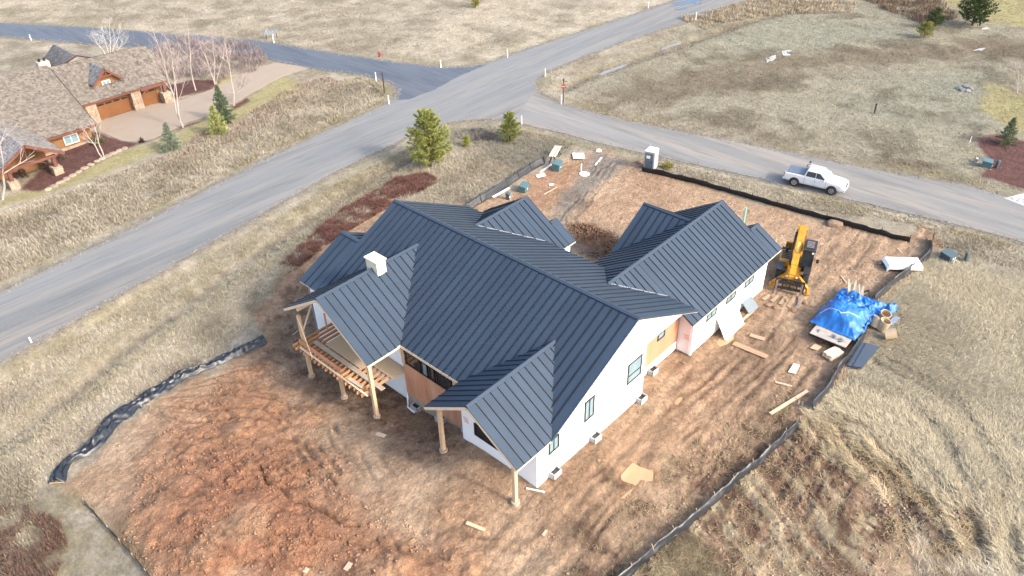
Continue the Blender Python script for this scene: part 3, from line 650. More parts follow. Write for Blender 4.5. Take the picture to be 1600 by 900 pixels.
# ---- porch posts and beams
def post(x, y, ztop, w=.24, m=M_WOOD):
    z = hz(x, y); mb = MB(); mb.box((x, y, (z+.2+ztop)/2), (w, w, ztop-z-.2)); o = mb.build('post', m, house)
    mb = MB(); mb.lathe([(.27, z-.4), (.27, z+.2), (.25, z+.23)], (x, y, 0), 14); mb.build('footing', M_CON, o); return o
post(-6.1, .62, 4.2); post(-6.1, 6.75, 4.2)
def bm_(name, a, b, w, h, m=M_WOODY):
    q = MB(); q.beam(a, b, w, h); return q.build(name, m, house)
bm_('beam', (-6.1, .5, 4.1), (XW, .5, 4.1), .16, .3); bm_('beam', (-6.1, 6.9, 4.1), (XW, 6.9, 4.1), .16, .3)
s_ = (ZC-4.21)/(YC+.02)
for sg in (-1, 1): bm_('rake_board', (XC-.02, YC, ZC-.14), (XC-.02, YC+sg*3.79, 4.21-.14), .045, .2)
s_ = (ZD-4.205)/HD
for sg in (-1, 1): bm_('rake_board', (XD-.02, YD, ZD-.14), (XD-.02, YD+sg*HD, 4.205-.14), .045, .2); 
for y in (YD-HD+.02, YD+HD-.02): bm_('fascia', (XD, y, 4.1), (XE, y, 4.1), .045, .22)
bm_('fascia', (XE-.03, 7.6, 4.08), (XE-.03, 13.1, 4.08), .045, .22)
for y, zt in ((13.45, 4.1), (17.25, 1.35), (21.3, 4.1)): post(-6.2, y, zt)
bm_('beam', (-6.2, 13.45, 4.2), (-3.3, 13.45, 4.2), .15, .3); bm_('beam', (-6.2, 21.3, 4.6), (-3.3, 21.3, 4.6), .15, .3)
bm_('brace', (-6.35, 21.2, 4.2), (-6.9, 19.3, 1.75), .05, .09); bm_('brace', (-6.3, 21.3, 2.3), (-5.0, 21.3, 4.4), .09, .09)
bm_('collar_beam', (-6.3, 13.3, 4.28), (-6.3, 22.4, 4.28), .12, .28) if False else None
# ---- deck
zd = 1.62
dk = bm_('deck', (-6.2, 13.58, zd-.38), (-6.2, 21.6, zd-.38), .18, .28, M_WOOD)
n = 19
for i in range(n):
    y = 13.75+i*(21.7-13.75)/(n-1); q = MB(); xx0 = -6.95-.05*math.sin(i*2.3); q.beam((xx0, y, zd-.12), (-3.22, y, zd-.12), .06, .25); q.build('joist', M_JOIST, dk)
q = MB(); q.beam((-6.45, 16.6, zd+.2), (-6.45, 21.5, zd+.2), .06, .36); q.build('rim_board', M_PLY, dk)
q = MB(); q.beam((-6.75, 13.3, zd+.04), (-6.75, 21.0, zd+.04), .12, .06); q.build('plank', M_WOODY, dk)
q = MB(); q.beam((-5.65, 13.0, zd+.04), (-5.65, 20.8, zd+.04), .36, .05, ); q.build('plank', mat('grey_plank', tuple(q*.6 for q in lin(205, 188, 165)), .8, .1, 2), dk)
q = MB(); q.box((-4.6, 17.9, zd+.035), (1.5, 4.0, .03)); q.build('osb_sheet', M_OSB, dk)
q = MB(); q.box((-3.9, 14.5, zd+.035), (1.3, 2.5, .03)); q.build('osb_sheet', M_OSB, dk)
q = MB(); q.box((-6.5, 14.9, zd+.1), (.25, 1.4, .05), .06); q.build('plank', M_WOODY, dk)
q = MB(); q.box((-4.2, 21.2, zd+.8), (.1, .1, 1.5)); q.build('stud', M_PLY, dk)

# taped seams of the wrap and a few wall penetrations
M_TAPE = mat('wrap_tape', (.60, .60, .61), .5, .05, 3)
for z, xa, xb_ in ((2.62, XW+.1, 6.3), (5.3, -1.2, 9.5)): q = MB(); q.bb(xa, xb_, YW-.006, YW-.001, z, z+.05); q.build('wrap_seam', M_TAPE, house)
q = MB(); q.bb(12.6, 23.4, YW-.006, YW-.001, 1.55, 1.60); q.build('wrap_seam', M_TAPE, house)
for x, z in ((2.6, 4.15), (3.1, 4.6), (2.0, 5.2), (15.0, 1.3), (1.2, 2.0)): q = MB(); q.box((x, YW-.012, z), (.12, .02, .10)); q.build('wall_vent', M_BLK, house)
# ================================================================== VEGETATION
def height_at(base, py):
    """height of a thing standing at base whose top shows at image row py"""
    lo, hi = 0., 30.
    for i in range(40):
        m = (lo+hi)/2; v = np.array([base.x, base.y, base.z+m])-CAMP; y = 450-FPX*(v@CU)/(v@CF)
        if y > py: lo = m
        else: hi = m
    return lo
def rand_in(P, n):
    P = np.array(P); lo = P.min(0); hi = P.max(0); out = []
    tot = 0
    while tot < n:
        q = RNG.uniform(lo, hi, (n*2, 2)); k = pdist(q[:, 0], q[:, 1], P) > 0; out.append(q[k]); tot += k.sum()
        if tot == 0: break
    return np.concatenate(out)[:n]
M_GRASS = vcmat('dry_grass_blades', .9, .25)
def blades(name, xy, ln, wd, ang, tip, cols, kind='stuff', lab=None, bend=True):
    """one bent blade per point: base pair, mid pair, tip; ang lean direction, tip height as share of length"""
    n = len(xy); z, gc, gg = ground(xy[:, 0], xy[:, 1]); B = np.stack([xy[:, 0], xy[:, 1], z-.02], 1)
    d = np.stack([np.cos(ang), np.sin(ang), np.zeros(n)], 1); s = np.stack([-np.sin(ang), np.cos(ang), np.zeros(n)], 1)
    run = np.sqrt(np.clip(1-tip**2, .02, 1))
    T = B+d*(ln*run)[:, None]; T[:, 2] += ln*tip*.85
    Mi = B+d*(ln*run*.42)[:, None]; Mi[:, 2] += ln*tip*.62+ln*.05
    w = (wd/2)[:, None]
    V = np.stack([B-s*w, B+s*w, Mi+s*w*.8, Mi-s*w*.8, T], 1).reshape(-1, 3); i = np.arange(n)[:, None]*5
    F = np.concatenate([i+np.array([0, 1, 2]), i+np.array([0, 2, 3]), i+np.array([3, 2, 4])], 0)
    c = gc*cols[:, None] if cols.ndim == 1 else cols
    c = np.minimum(c*1.2, .8); C = np.repeat(c, 5, 0)
    o = npmesh(name, V, F, M_GRASS, C); tag(o, kind=kind)
    if lab: o['label'] = lab
    return o
EXCL = [GP(q) for q in ([(1316,582),(1350,528),(1382,540),(1350,588)], [(1380,512),(1396,490),(1412,494),(1396,514)], [(1358,530),(1360,495),(1388,490),(1394,530)], [(1464,410),(1470,390),(1500,390),(1500,412)], [(80,765),(100,715),(175,645),(225,608),(322,560),(405,518),(420,532),(335,588),(240,634),(160,705),(110,755)], [(890,252),(892,238),(916,238),(918,252)])]
def keep(xy, road=True, dirt=.35):
    z, c, g = ground(xy[:, 0], xy[:, 1]); k = g > dirt
    r = np.maximum.reduce([pd(xy[:, 0], xy[:, 1], P, 8.) for P in SHOULDER]+[pd(xy[:, 0], xy[:, 1], DRIVE_POLY, 4.)])
    for E in EXCL: k &= pd(xy[:, 0], xy[:, 1], E, 1.) < 0
    return xy[k & (r < -.25)]
def clumped(P, n, sc=.5, thr=.45, seed=3, dirt=.35):
    q = rand_in(P, n); m = fbm(q[:, 0]/sc, q[:, 1]/sc, 3, seed); q = q[m > thr-.1*RNG.random(len(q))]; return keep(q, True, dirt)
U = RNG.uniform
# long wind-laid grass of the near field
q = clumped(gp([(1240,560),(1400,430),(1470,390),(1640,440),(1700,960),(960,960),(1050,850)]), 240000, .35, .40, 5, .38)
a = 6.28*fbm(q[:, 0]*.09, q[:, 1]*.09, 3, 71)*1.5+RNG.normal(0, .75, len(q))+1.2
tk_ = np.min([pd(q[:, 0], q[:, 1], P, 2., False)/w for P, w, dp in RUTS if w > .25], 0); kk = tk_ > .45*RNG.random(len(q)); q = q[kk]; a = a[kk]
blades('long_dry_grass', q, U(.25, .65, len(q)), U(.014, .036, len(q)), a, U(.1, .6, len(q)), U(.72, 1.6, len(q)), lab='long pale dry grass lying flat across the near field')
# rough grass between the road and the lot
q = clumped(GP([(-40,720),(0,600),(200,475),(420,345),(560,270),(650,225),(720,200),(830,205),(900,225),(860,245),(740,315),(560,330),(400,500),(330,560),(150,690),(60,760),(40,960),(-150,960)]), 170000, .45, .42, 15, .3)
a = U(0, 6.28, len(q)); lab = 'rough dry grass between the road and the building lot'
blades('roadside_grass', q, U(.14, .42, len(q)), U(.015, .04, len(q)), a, U(.35, .95, len(q)), U(.75, 1.35, len(q)), lab=lab)
# weeds in front of the neighbour's house
q = clumped(gp([(-60,520),(-60,370),(0,335),(150,285),(330,215),(490,135),(560,120),(600,135),(600,160),(400,250),(0,440)]), 70000, .7, .4, 25, .5)
blades('verge_weeds', q, U(.2, .6, len(q)), U(.025, .06, len(q)), U(0, 6.28, len(q)), U(.5, .95, len(q)), U(.75, 1.25, len(q)), lab='tall dry weeds along the road verge by the stone house')
# wide fields
q = clumped(gp([(850,175),(860,110),(1000,65),(1180,0),(1500,-60),(1700,0),(1800,330),(1500,285),(1200,225)]), 110000, 1.2, .45, 35, .4)
blades('far_field_grass', q, U(.15, .38, len(q)), U(.04, .09, len(q)), U(0, 6.28, len(q)), U(.3, .8, len(q)), U(.85, 1.2, len(q)), lab='short dry grass of the field across the side road')
q = clumped(gp([(-100,30),(0,30),(280,48),(500,75),(690,100),(800,75),(1050,-10),(1100,-70),(-100,-70)]), 80000, 1.5, .45, 45, .4)
blades('upper_field_grass', q, U(.15, .42, len(q)), U(.05, .11, len(q)), U(0, 6.28, len(q)), U(.3, .8, len(q)), U(.85, 1.2, len(q)), lab='short pale grass of the field beyond the dark road')
q = clumped(GP([(1000,250),(1060,258),(1200,290),(1420,340),(1600,385),(1650,440),(1460,385),(1430,350),(1250,325),(1080,282)]), 30000, .4, .42, 55, .1)
blades('kerb_grass', q, U(.12, .35, len(q)), U(.02, .05, len(q)), U(0, 6.28, len(q)), U(.3, .9, len(q)), U(.7, 1.5, len(q)), lab='sparse grass strip between the side road and black fence')
# straw on the churned mud
q = rand_in(MUD_R2, 9000); q2 = rand_in(MUD_R, 9000); q = np.concatenate([q, q2]); q = q[fbm(q[:, 0]*.9, q[:, 1]*.9, 3, 91) > .5]
C_ = np.array(lin(200, 180, 140))*.5
blades('loose_straw', q, U(.2, .5, len(q)), U(.015, .035, len(q)), U(0, 6.28, len(q)), U(.03, .25, len(q)), C_[None]*U(.7, 1.3, (len(q), 1)), lab='loose straw trampled into the brown mud')
# reddish brush behind the new house, and browner patches
def brush(name, PX, n, h0, h1, col, lab, w=(.02, .045), th=(.28, .22)):
    q = rand_in(GP(PX), n); m = fbm(q[:, 0]*.8, q[:, 1]*.8, 3, 7); q = q[m > th[0]+th[1]*RNG.random(len(q))]; m = fbm(q[:, 0]*.8, q[:, 1]*.8, 3, 7); hh = (h0+(h1-h0)*(m-.3)*1.6)*U(.6, 1.1, len(q))
    c = np.array(lin(*col))*.5*U(.55, 1.5, (len(q), 1))*np.array([1, 1, 1])+U(0, .02, (len(q), 3))
    blades(name, q, np.clip(hh, .2, 3), U(*w, len(q)), U(0, 6.28, len(q)), U(.75, .98, len(q)), c, lab=lab)
brush('red_brush', [(438,415),(470,385),(520,340),(570,305),(620,280),(665,272),(692,282),(660,298),(620,318),(560,352),(510,385),(468,418)], 42000, .25, .9, (142, 100, 88), 'low thicket of reddish brown brush behind the house', (.012, .03), (.12, .42))
brush('brown_brush', [(-30,800),(40,790),(95,815),(110,860),(60,960),(-80,960)], 9000, .3, .8, (132, 104, 88), 'patch of brown brush at the lower left edge')
brush('brown_brush', [(300,215),(400,170),(460,135),(510,120),(540,130),(470,170),(380,215),(250,275)], 7000, .3, .8, (180, 158, 138), 'band of brown brush on the verge before the spruces', (.03, .06))
brush('grey_brush', [(238,75),(270,60),(400,70),(420,95),(400,112),(345,128),(300,122),(255,128)], 12000, .6, 1.7, (168, 152, 146), 'bare greyish pink shrubs around the birch trunks', (.02, .05))
brush('grey_brush', [(1060,30),(1200,-5),(1340,5),(1330,22),(1200,22),(1100,45)], 9000, .4, 1.1, (196, 178, 150), 'pale reeds along the far ditch', (.04, .09))
brush('grey_brush', [(1330,-10),(1460,-5),(1500,30),(1440,38),(1380,15)], 5000, .5, 1.4, (140, 118, 96), 'brown thicket beside the far lawn', (.05, .1))
brush('grey_brush', [(735,205),(770,198),(790,205),(770,220),(738,222)], 2500, .3, .7, (140, 128, 122), 'grey twiggy scrub between the two pines')
# ------------------------------------------------------------------ conifers
M_BARK = mat('pine_bark', (.09, .06, .045), .9, .2, 6, .4, 20)
M_NEEDLE = vcmat('needles', .65, .25)
def leaf_tris(P, D, L, Wd, seed):
    """thin needle triangles from points P along D"""
    n = len(P); r = np.random.default_rng(seed); s = np.cross(D, r.normal(size=(n, 3))); s /= np.linalg.norm(s, axis=1)[:, None]+1e-9
    V = np.stack([P-s*(Wd/2)[:, None], P+s*(Wd/2)[:, None], P+D*L[:, None]], 1).reshape(-1, 3); return V, np.arange(3*n).reshape(-1, 3)
def conifer(name, label, base, H, Rm, seed, col, style='pine', group=None, nb=None):
    r = np.random.default_rng(seed); root = thing(name, label, 'tree', base, r.uniform(0, 6.28), group)
    mb = MB(); P = [(r.normal()*.02*H*t, r.normal()*.02*H*t, H*t-.1*(t == 0)) for t in np.linspace(0, .97, 7)]; mb.tube(P, [max(.012, .028*H*(1-t)+.012) for t in np.linspace(0, .97, 7)], 7)
    mb.build('trunk', M_BARK, root, smooth=True)
    limbs = MB(); PP = []; DD = []; LL = []; WW = []; CC = []
    nb = nb or int(26+H*14); col = np.array(lin(*col))*.85
    for i in range(nb):
        t = .04+.95*((i+r.random())/nb)**(.95); z = H*t
        prof = ((1-t)**.55*(.78+.3*min(1, t*6))) if style == 'pine' else (1-t)**.9
        L = Rm*max(prof, .05)*r.uniform(.72, 1.12); a = i*2.399+r.normal()*.35
        rise = (.35+.5*t)*r.uniform(.6, 1.3) if style == 'pine' else -.18+.55*t+r.normal()*.05
        d = np.array([math.cos(a), math.sin(a), rise]); d /= np.linalg.norm(d); o = np.array([0, 0, z])
        pts = [o+d*L*f+np.array([0, 0, (.12 if style == 'pine' else .10)*L*f*f]) for f in (0, .35, .7, 1)]
        limbs.tube(pts, [.012+.012*L, .010+.008*L, .008, .005], 4, False)
        k = max(3, int(L*(9 if style == 'pine' else 11)))
        for j in range(k):
            f = .25+.75*(j+r.random())/k if style == 'pine' else .08+.92*(j+r.random())/k; c = o+d*L*f+np.array([0, 0, .1*L*f*f]); side = r.normal(size=3)*(.16*L*(1.05-f) if style == 'pine' else .22*L*(1.05-f)*np.array([1, 1, .25]))
            c = c+side; m = 26 if style == 'pine' else 22; sc = min(.34, .16+.05*H/3) if style == 'pine' else min(.26, .09+.035*H)
            v = r.normal(size=(m, 3)); v /= np.linalg.norm(v, axis=1)[:, None]; v = v*.8+d*.75+np.array([0, 0, .35 if style == 'pine' else .05]); v /= np.linalg.norm(v, axis=1)[:, None]
            PP.append(c+v*.02+r.normal(size=(m, 3))*.05*sc); DD.append(v); LL.append(sc*r.uniform(.6, 1.1, m)); WW.append(np.full(m, sc*.13)*r.uniform(.7, 1.5, m))
            br = (r.uniform(.65, 1.35)*r.uniform(.8, 1.2, (m, 1))); yl = r.uniform(0, 1); CC.append(col*br*np.array([1+.25*yl, 1+.12*yl, 1-.1*yl]))
    V, F = leaf_tris(np.concatenate(PP), np.concatenate(DD), np.concatenate(LL), np.concatenate(WW), seed)
    limbs.build('limbs', M_BARK, root, fix=False); npmesh('crown', V, F, M_NEEDLE, np.repeat(np.concatenate(CC), 3, 0), root)
    return root
def con(px, py, ytop, rpx, style, col, label, seed, name, group=None):
    b = GG(px, py); H = height_at(b, ytop); dist = float((np.array(b)-CAMP)@CF); conifer(name, label, b, H, rpx*(1.32 if style == 'pine' else 1.1)/FPX*dist, seed, col, style, group)
con(673, 260, 174, 33, 'pine', (150, 158, 92), 'tall full green pine beside the road behind the new house', 3, 'pine_tree')
con(797, 222, 177, 16, 'pine', (132, 142, 76), 'young pine near the road corner, smaller of the two full pines', 8, 'pine_tree')
con(729, 230, 214, 6, 'pine', (150, 158, 80), 'knee-high pine seedling between the two larger pines', 5, 'pine_seedling')
con(743, 13, -4, 7, 'pine', (150, 150, 74), 'lone small yellowish pine in the upper field', 12, 'pine_tree')
con(1519, 40, -22, 24, 'pine', (70, 92, 58), 'large dark green pine beside the far yellow lawn', 14, 'pine_tree')
con(1443, 59, 36, 13, 'pine', (140, 144, 80), 'yellow green young pine in the right field', 15, 'pine_tree')
con(1458, 44, 13, 12, 'pine', (84, 104, 66), 'dark young pine just behind the yellow green one', 16, 'pine_tree')
con(1570, 226, 184, 16, 'spruce', (104, 118, 92), 'grey green spruce in the red mulch bed', 17, 'spruce_tree')
con(270, 234, 192, 20, 'spruce', (128, 142, 128), 'blue grey spruce at the drive bend before the stone house', 21, 'spruce_tree')
con(342, 210, 165, 20, 'spruce', (158, 166, 112), 'pale yellow green spruce on the lawn strip', 22, 'spruce_tree')
con(352, 190, 134, 19, 'spruce', (96, 114, 92), 'dark green spruce behind the pale yellow green one', 23, 'spruce_tree')
# ------------------------------------------------------------------ bare trees
M_BIRCH = mat('birch_bark', tuple(q*.5 for q in lin(215, 202, 190)), .8, .2, 3, .2, 12); M_TWIG = mat('bare_twigs', tuple(q*.6 for q in lin(184, 168, 164)), .9, .15, 3); M_TWIGW = mat('pale_twigs', tuple(q*.6 for q in lin(222, 216, 208)), .9, .1, 3)
def bare(name, label, stems, seed, bark, twig, spread=.55, rb=.07, depth=4, group='bare trees around the stone house', twn=.75):
    """stems: list of (base point, top point)"""
    r = random.Random(seed); b0 = stems[0][0]; root = thing(name, label, 'tree', b0, 0, group); tw = MB(); tr = []
    def grow(p, d, L, rad, lev, mb):
        n = 3; P = [p]; dd = d.copy()
        for i in range(n):
            dd = (dd+Vector((r.gauss(0, .10), r.gauss(0, .10), r.gauss(.03, .05)))).normalized(); P.append(P[-1]+dd*L/n)
        mb.tube(P, [rad*(1-.45*i/n) for i in range(n+1)], 5 if lev < 2 else 3, False)
        if lev >= depth: return
        k = 4 if lev < 2 else int(4*twn)
        for j in range(k):
            f = r.uniform(.3, 1); q = P[min(n-1, int(f*n))].lerp(P[min(n, int(f*n)+1)], f*n-int(f*n)) if f < 1 else P[-1]
            s = Vector((r.gauss(0, 1), r.gauss(0, 1), r.gauss(.25, .5))).normalized(); nd = (dd*(1-spread*.6)+s*spread).normalized()
            grow(q, nd, L*r.uniform(.45, .72), max(.006, rad*.45), lev+1, tw if lev >= 1 else mb)
    for a, t in stems:
        a = Vector(a)-Vector(b0); t = Vector(t)-Vector(b0); mb = MB(); n = 6; L = (t-a).length; P = []
        for i in range(n+1):
            f = i/n; q = a.lerp(t, f)+Vector((r.gauss(0, .012)*L, r.gauss(0, .012)*L, 0))*(0 < i); P.append(q)
        rad = rb*min(1.3, L/6); mb.tube([P[0]-Vector((0, 0, .1))]+P[1:], [rad*(1-.85*i/n)+.008 for i in range(n+1)], 7, False)
        for j in range(int(9*twn)+3):
            f = r.uniform(.3, 1); i = min(n-1, int(f*n)); q = P[i].lerp(P[i+1], f*n-i); s = Vector((r.gauss(0, 1), r.gauss(0, 1), r.gauss(.5, .4))).normalized(); nd = ((t-a).normalized()*(1-spread)+s*spread*1.2).normalized()
            grow(q, nd, L*(1.05-f)*r.uniform(.35, .55)+.25, rad*.45*(1.1-f)+.006, 1, mb)
        mb.build('trunk', bark, root, fix=False)
    tw.build('twigs', twig, root, fix=False); return root
def vert_at(base, px, py, lean=None):
    """point seen at px,py on the vertical plane through base that faces the camera"""
    n = np.array([CF[0], CF[1], 0]); n /= np.linalg.norm(n); v = ray(px, py); t = ((np.array(base)-CAMP)@n)/(v@n); return Vector(CAMP+v*t)
def bt(name, label, stems, seed, bark=None, twig=None, **kw):
    L = []
    for (bx, by), (tx, ty) in stems: b = GG(bx, by); L.append((b, vert_at(b, tx, ty)))
    return bare(name, label, L, seed, bark or M_BIRCH, twig or M_TWIG, **kw)
bt('birch_tree', 'tall leaning birch with forked white trunk on the drive edge', [((286, 199), (238, 40)), ((284, 198), (262, 60))], 31, depth=4)
bt('birch_tree', 'dark trunked bare birch rising behind the red mulch bed', [((306, 142), (287, 22))], 32, depth=4)
bt('birch_tree', 'spreading multi-stemmed birch in front of the grey shrubs', [((336, 133), (312, 62)), ((337, 132), (332, 55)), ((338, 132), (352, 70))], 33, depth=4)
bt('birch_tree', 'white birch with low side limbs right of the dark spruce', [((365, 165), (350, 48)), ((364, 160), (390, 112)), ((363, 158), (377, 120))], 34, depth=4)
bt('birch_tree', 'slim twin-trunked birch in the mulch below the garage', [((163, 248), (144, 186)), ((161, 248), (127, 196))], 35, depth=3, rb=.09)
bt('birch_tree', 'birch cut by the left picture edge before the porch', [((3, 312), (1, 190))], 36, depth=3, rb=.09)
bt('bare_tree', 'broad white many-stemmed bare tree behind the shake roof', [((170, 92), (142, 52)), ((171, 92), (158, 36)), ((172, 92), (172, 30)), ((173, 92), (190, 40)), ((174, 92), (200, 58))], 37, M_TWIGW, M_TWIGW, depth=3, rb=.07)
bt('bare_tree', 'small bare tree at the right picture edge', [((1589, 146), (1592, 92)), ((1589, 146), (1600, 105))], 38, M_BIRCH, M_TWIG, depth=3, rb=.07)
# leafy shrub by the twin birch and low shrubs in the beds
def shrub(label, px, py, rpx, hm, col, seed):
    b = GG(px, py); R_ = rpx/FPX*float((np.array(b)-CAMP)@CF); r = np.random.default_rng(seed); n = int(900*R_*R_+300)
    v = r.normal(size=(n, 3)); v /= np.linalg.norm(v, axis=1)[:, None]; v[:, 2] = np.abs(v[:, 2]); rad = r.uniform(.45, 1, (n, 1))**.6*(.8+.35*np.sin(v[:, :1]*5+seed))
    P = v*rad*np.array([R_, R_, hm]); D = v+r.normal(size=(n, 3))*.5; D /= np.linalg.norm(D, axis=1)[:, None]
    V, F = leaf_tris(P, D, r.uniform(.1, .25, n), r.uniform(.03, .08, n), seed); c = np.array(lin(*col))*.5*r.uniform(.6, 1.4, (n, 1))
    root = thing('shrub', label, 'shrub', b, 0, 'shrubs in the mulch beds'); npmesh('foliage', V, F, M_NEEDLE, np.repeat(c, 3, 0), root)
    st = MB()
    for i in range(7): a = i*.9; st.tube([(0, 0, -.05), (math.cos(a)*R_*.4, math.sin(a)*R_*.4, hm*.6)], [.02, .008], 4, False)
    st.build('stems', M_BARK, root, fix=False)
shrub('green leafy shrub beside the twin-trunked birch', 152, 226, 12, 1.0, (120, 128, 82), 41)
shrub('brown shrub left of the green leafy shrub', 138, 222, 8, .9, (128, 110, 92), 42)
shrub('grey brown shrub at the corner of the entry porch', 72, 262, 9, 1.0, (140, 122, 112), 43)
shrub('dark brown shrub between the porch piers', 35, 275, 11, 1.2, (118, 100, 92), 44)
shrub('low brown shrub at the drive edge', 222, 222, 5, .5, (120, 92, 84), 45)
shrub('small grey shrub in the bed under the house window', 100, 248, 7, .7, (150, 128, 118), 46)
shrub('purple brown shrub beside the single garage pier', 268, 155, 8, .8, (140, 112, 110), 47)
shrub('yellow green tuft beside the portable toilet', 1042, 262, 10, .5, (170, 165, 80), 48)

# ------------------------------------------------------------------ clods of earth on the churned ground
def clods(name, P, n, s0, s1, lab, seed, tone=(.7, 1.1)):
    r = np.random.default_rng(seed); q = rand_in(P, n); m = fbm(q[:, 0]*.6, q[:, 1]*.6, 3, seed); q = q[m > .40+.15*r.random(len(q))]; z, c, g = ground(q[:, 0], q[:, 1]); k = g < .6; q, z, c = q[k], z[k], c[k]; n = len(q)
    s = s0+(s1-s0)*r.random(n)**3; B = np.stack([q[:, 0], q[:, 1], z], 1); O = np.array([(1, 0, 0), (-.5, .85, 0), (-.5, -.85, 0), (.1, .05, 1), (0, 0, -.5)])
    a = r.uniform(0, 6.28, n); V = O[None]*(s[:, None, None])*r.uniform(.55, 1.35, (n, 5, 3)); V[:, :, 2] *= .75; ca, sa = np.cos(a)[:, None], np.sin(a)[:, None]; X = V[:, :, 0]*ca-V[:, :, 1]*sa; Y = V[:, :, 0]*sa+V[:, :, 1]*ca
    V = np.stack([X, Y, V[:, :, 2]], -1)+B[:, None]; i = np.arange(n)[:, None]*5; F = np.concatenate([i+np.array(t) for t in ((0, 1, 3), (1, 2, 3), (2, 0, 3), (1, 0, 4), (2, 1, 4), (0, 2, 4))], 0)
    o = npmesh(name, V.reshape(-1, 3), F, M_CLOD, np.repeat(c*r.uniform(*tone, (n, 1)), 5, 0)); tag(o, lab, kind='stuff')
M_CLOD = vcmat('earth_clods', .95)
clods('mud_clods', MUD_R, 6000, .03, .15, 'brown clods of churned mud along the lower right fence', 201, (.8, 1.12))
clods('mud_clods', MUD_R2, 2500, .03, .18, 'brown clods torn up in the grass edge', 202, (.85, 1.15))
clods('mud_clods', BROWN_DECK, 5000, .03, .17, 'dark clods of soil beside the deck', 203)
clods('mud_clods', MUD_BACK, 1500, .04, .28, 'clods of dug earth in the rear courtyard', 204)
clods('earth_crumbs', DIRT, 16000, .02, .12, 'crumbs of dry earth scattered over the lot', 205, (.75, 1.05))
clods('earth_crumbs', ORANGE, 9000, .025, .15, 'crumbs of orange earth on the left slope', 206, (.72, 1.0))

# gravel crumbled along the asphalt edges
def edge_gravel(Ps, n):
    r = np.random.default_rng(77); A_ = []; 
    for P in Ps:
        P = np.array(P)
        for a, b in zip(P, np.roll(P, -1, 0)):
            L = np.linalg.norm(b-a); m = ((a+b)/2)
            if L > 70 or m[0] > 130 or m[1] > 140 or L < .01: continue
            k = int(L*n); t = r.random(k)[:, None]; nn = np.array([-(b-a)[1], (b-a)[0]])/L; A_.append(a+(b-a)*t+nn*r.normal(0, .38, (k, 1)))
    q = np.concatenate(A_); ins = np.sum([pd(q[:, 0], q[:, 1], P, 3.) > .6 for P in Ps], 0); q = q[ins == 0]; k = len(q); s = .03+.11*r.random(k)**2; z = np.maximum(ground(q[:, 0], q[:, 1])[0], .0)
    O = np.array([(1, 0, 0), (-.5, .85, 0), (-.5, -.85, 0), (.1, .05, .6)]); V = O[None]*s[:, None, None]*r.uniform(.6, 1.4, (k, 4, 3)); V[:, :, 0] += q[:, :1]; V[:, :, 1] += q[:, 1:]; V[:, :, 2] += (z+.03)[:, None]
    i = np.arange(k)[:, None]*4; F = np.concatenate([i+np.array(t) for t in ((0, 1, 3), (1, 2, 3), (2, 0, 3))], 0); c = np.array(lin(172, 164, 152))*.5*r.uniform(.6, 1.3, (k, 1))
    o = npmesh('edge_gravel', V.reshape(-1, 3), F, M_CLOD, np.repeat(c, 4, 0)); tag(o, 'loose gravel along the ragged road edges', kind='stuff')
edge_gravel([R1_POLY, R2_POLY, R3_POLY], 28)
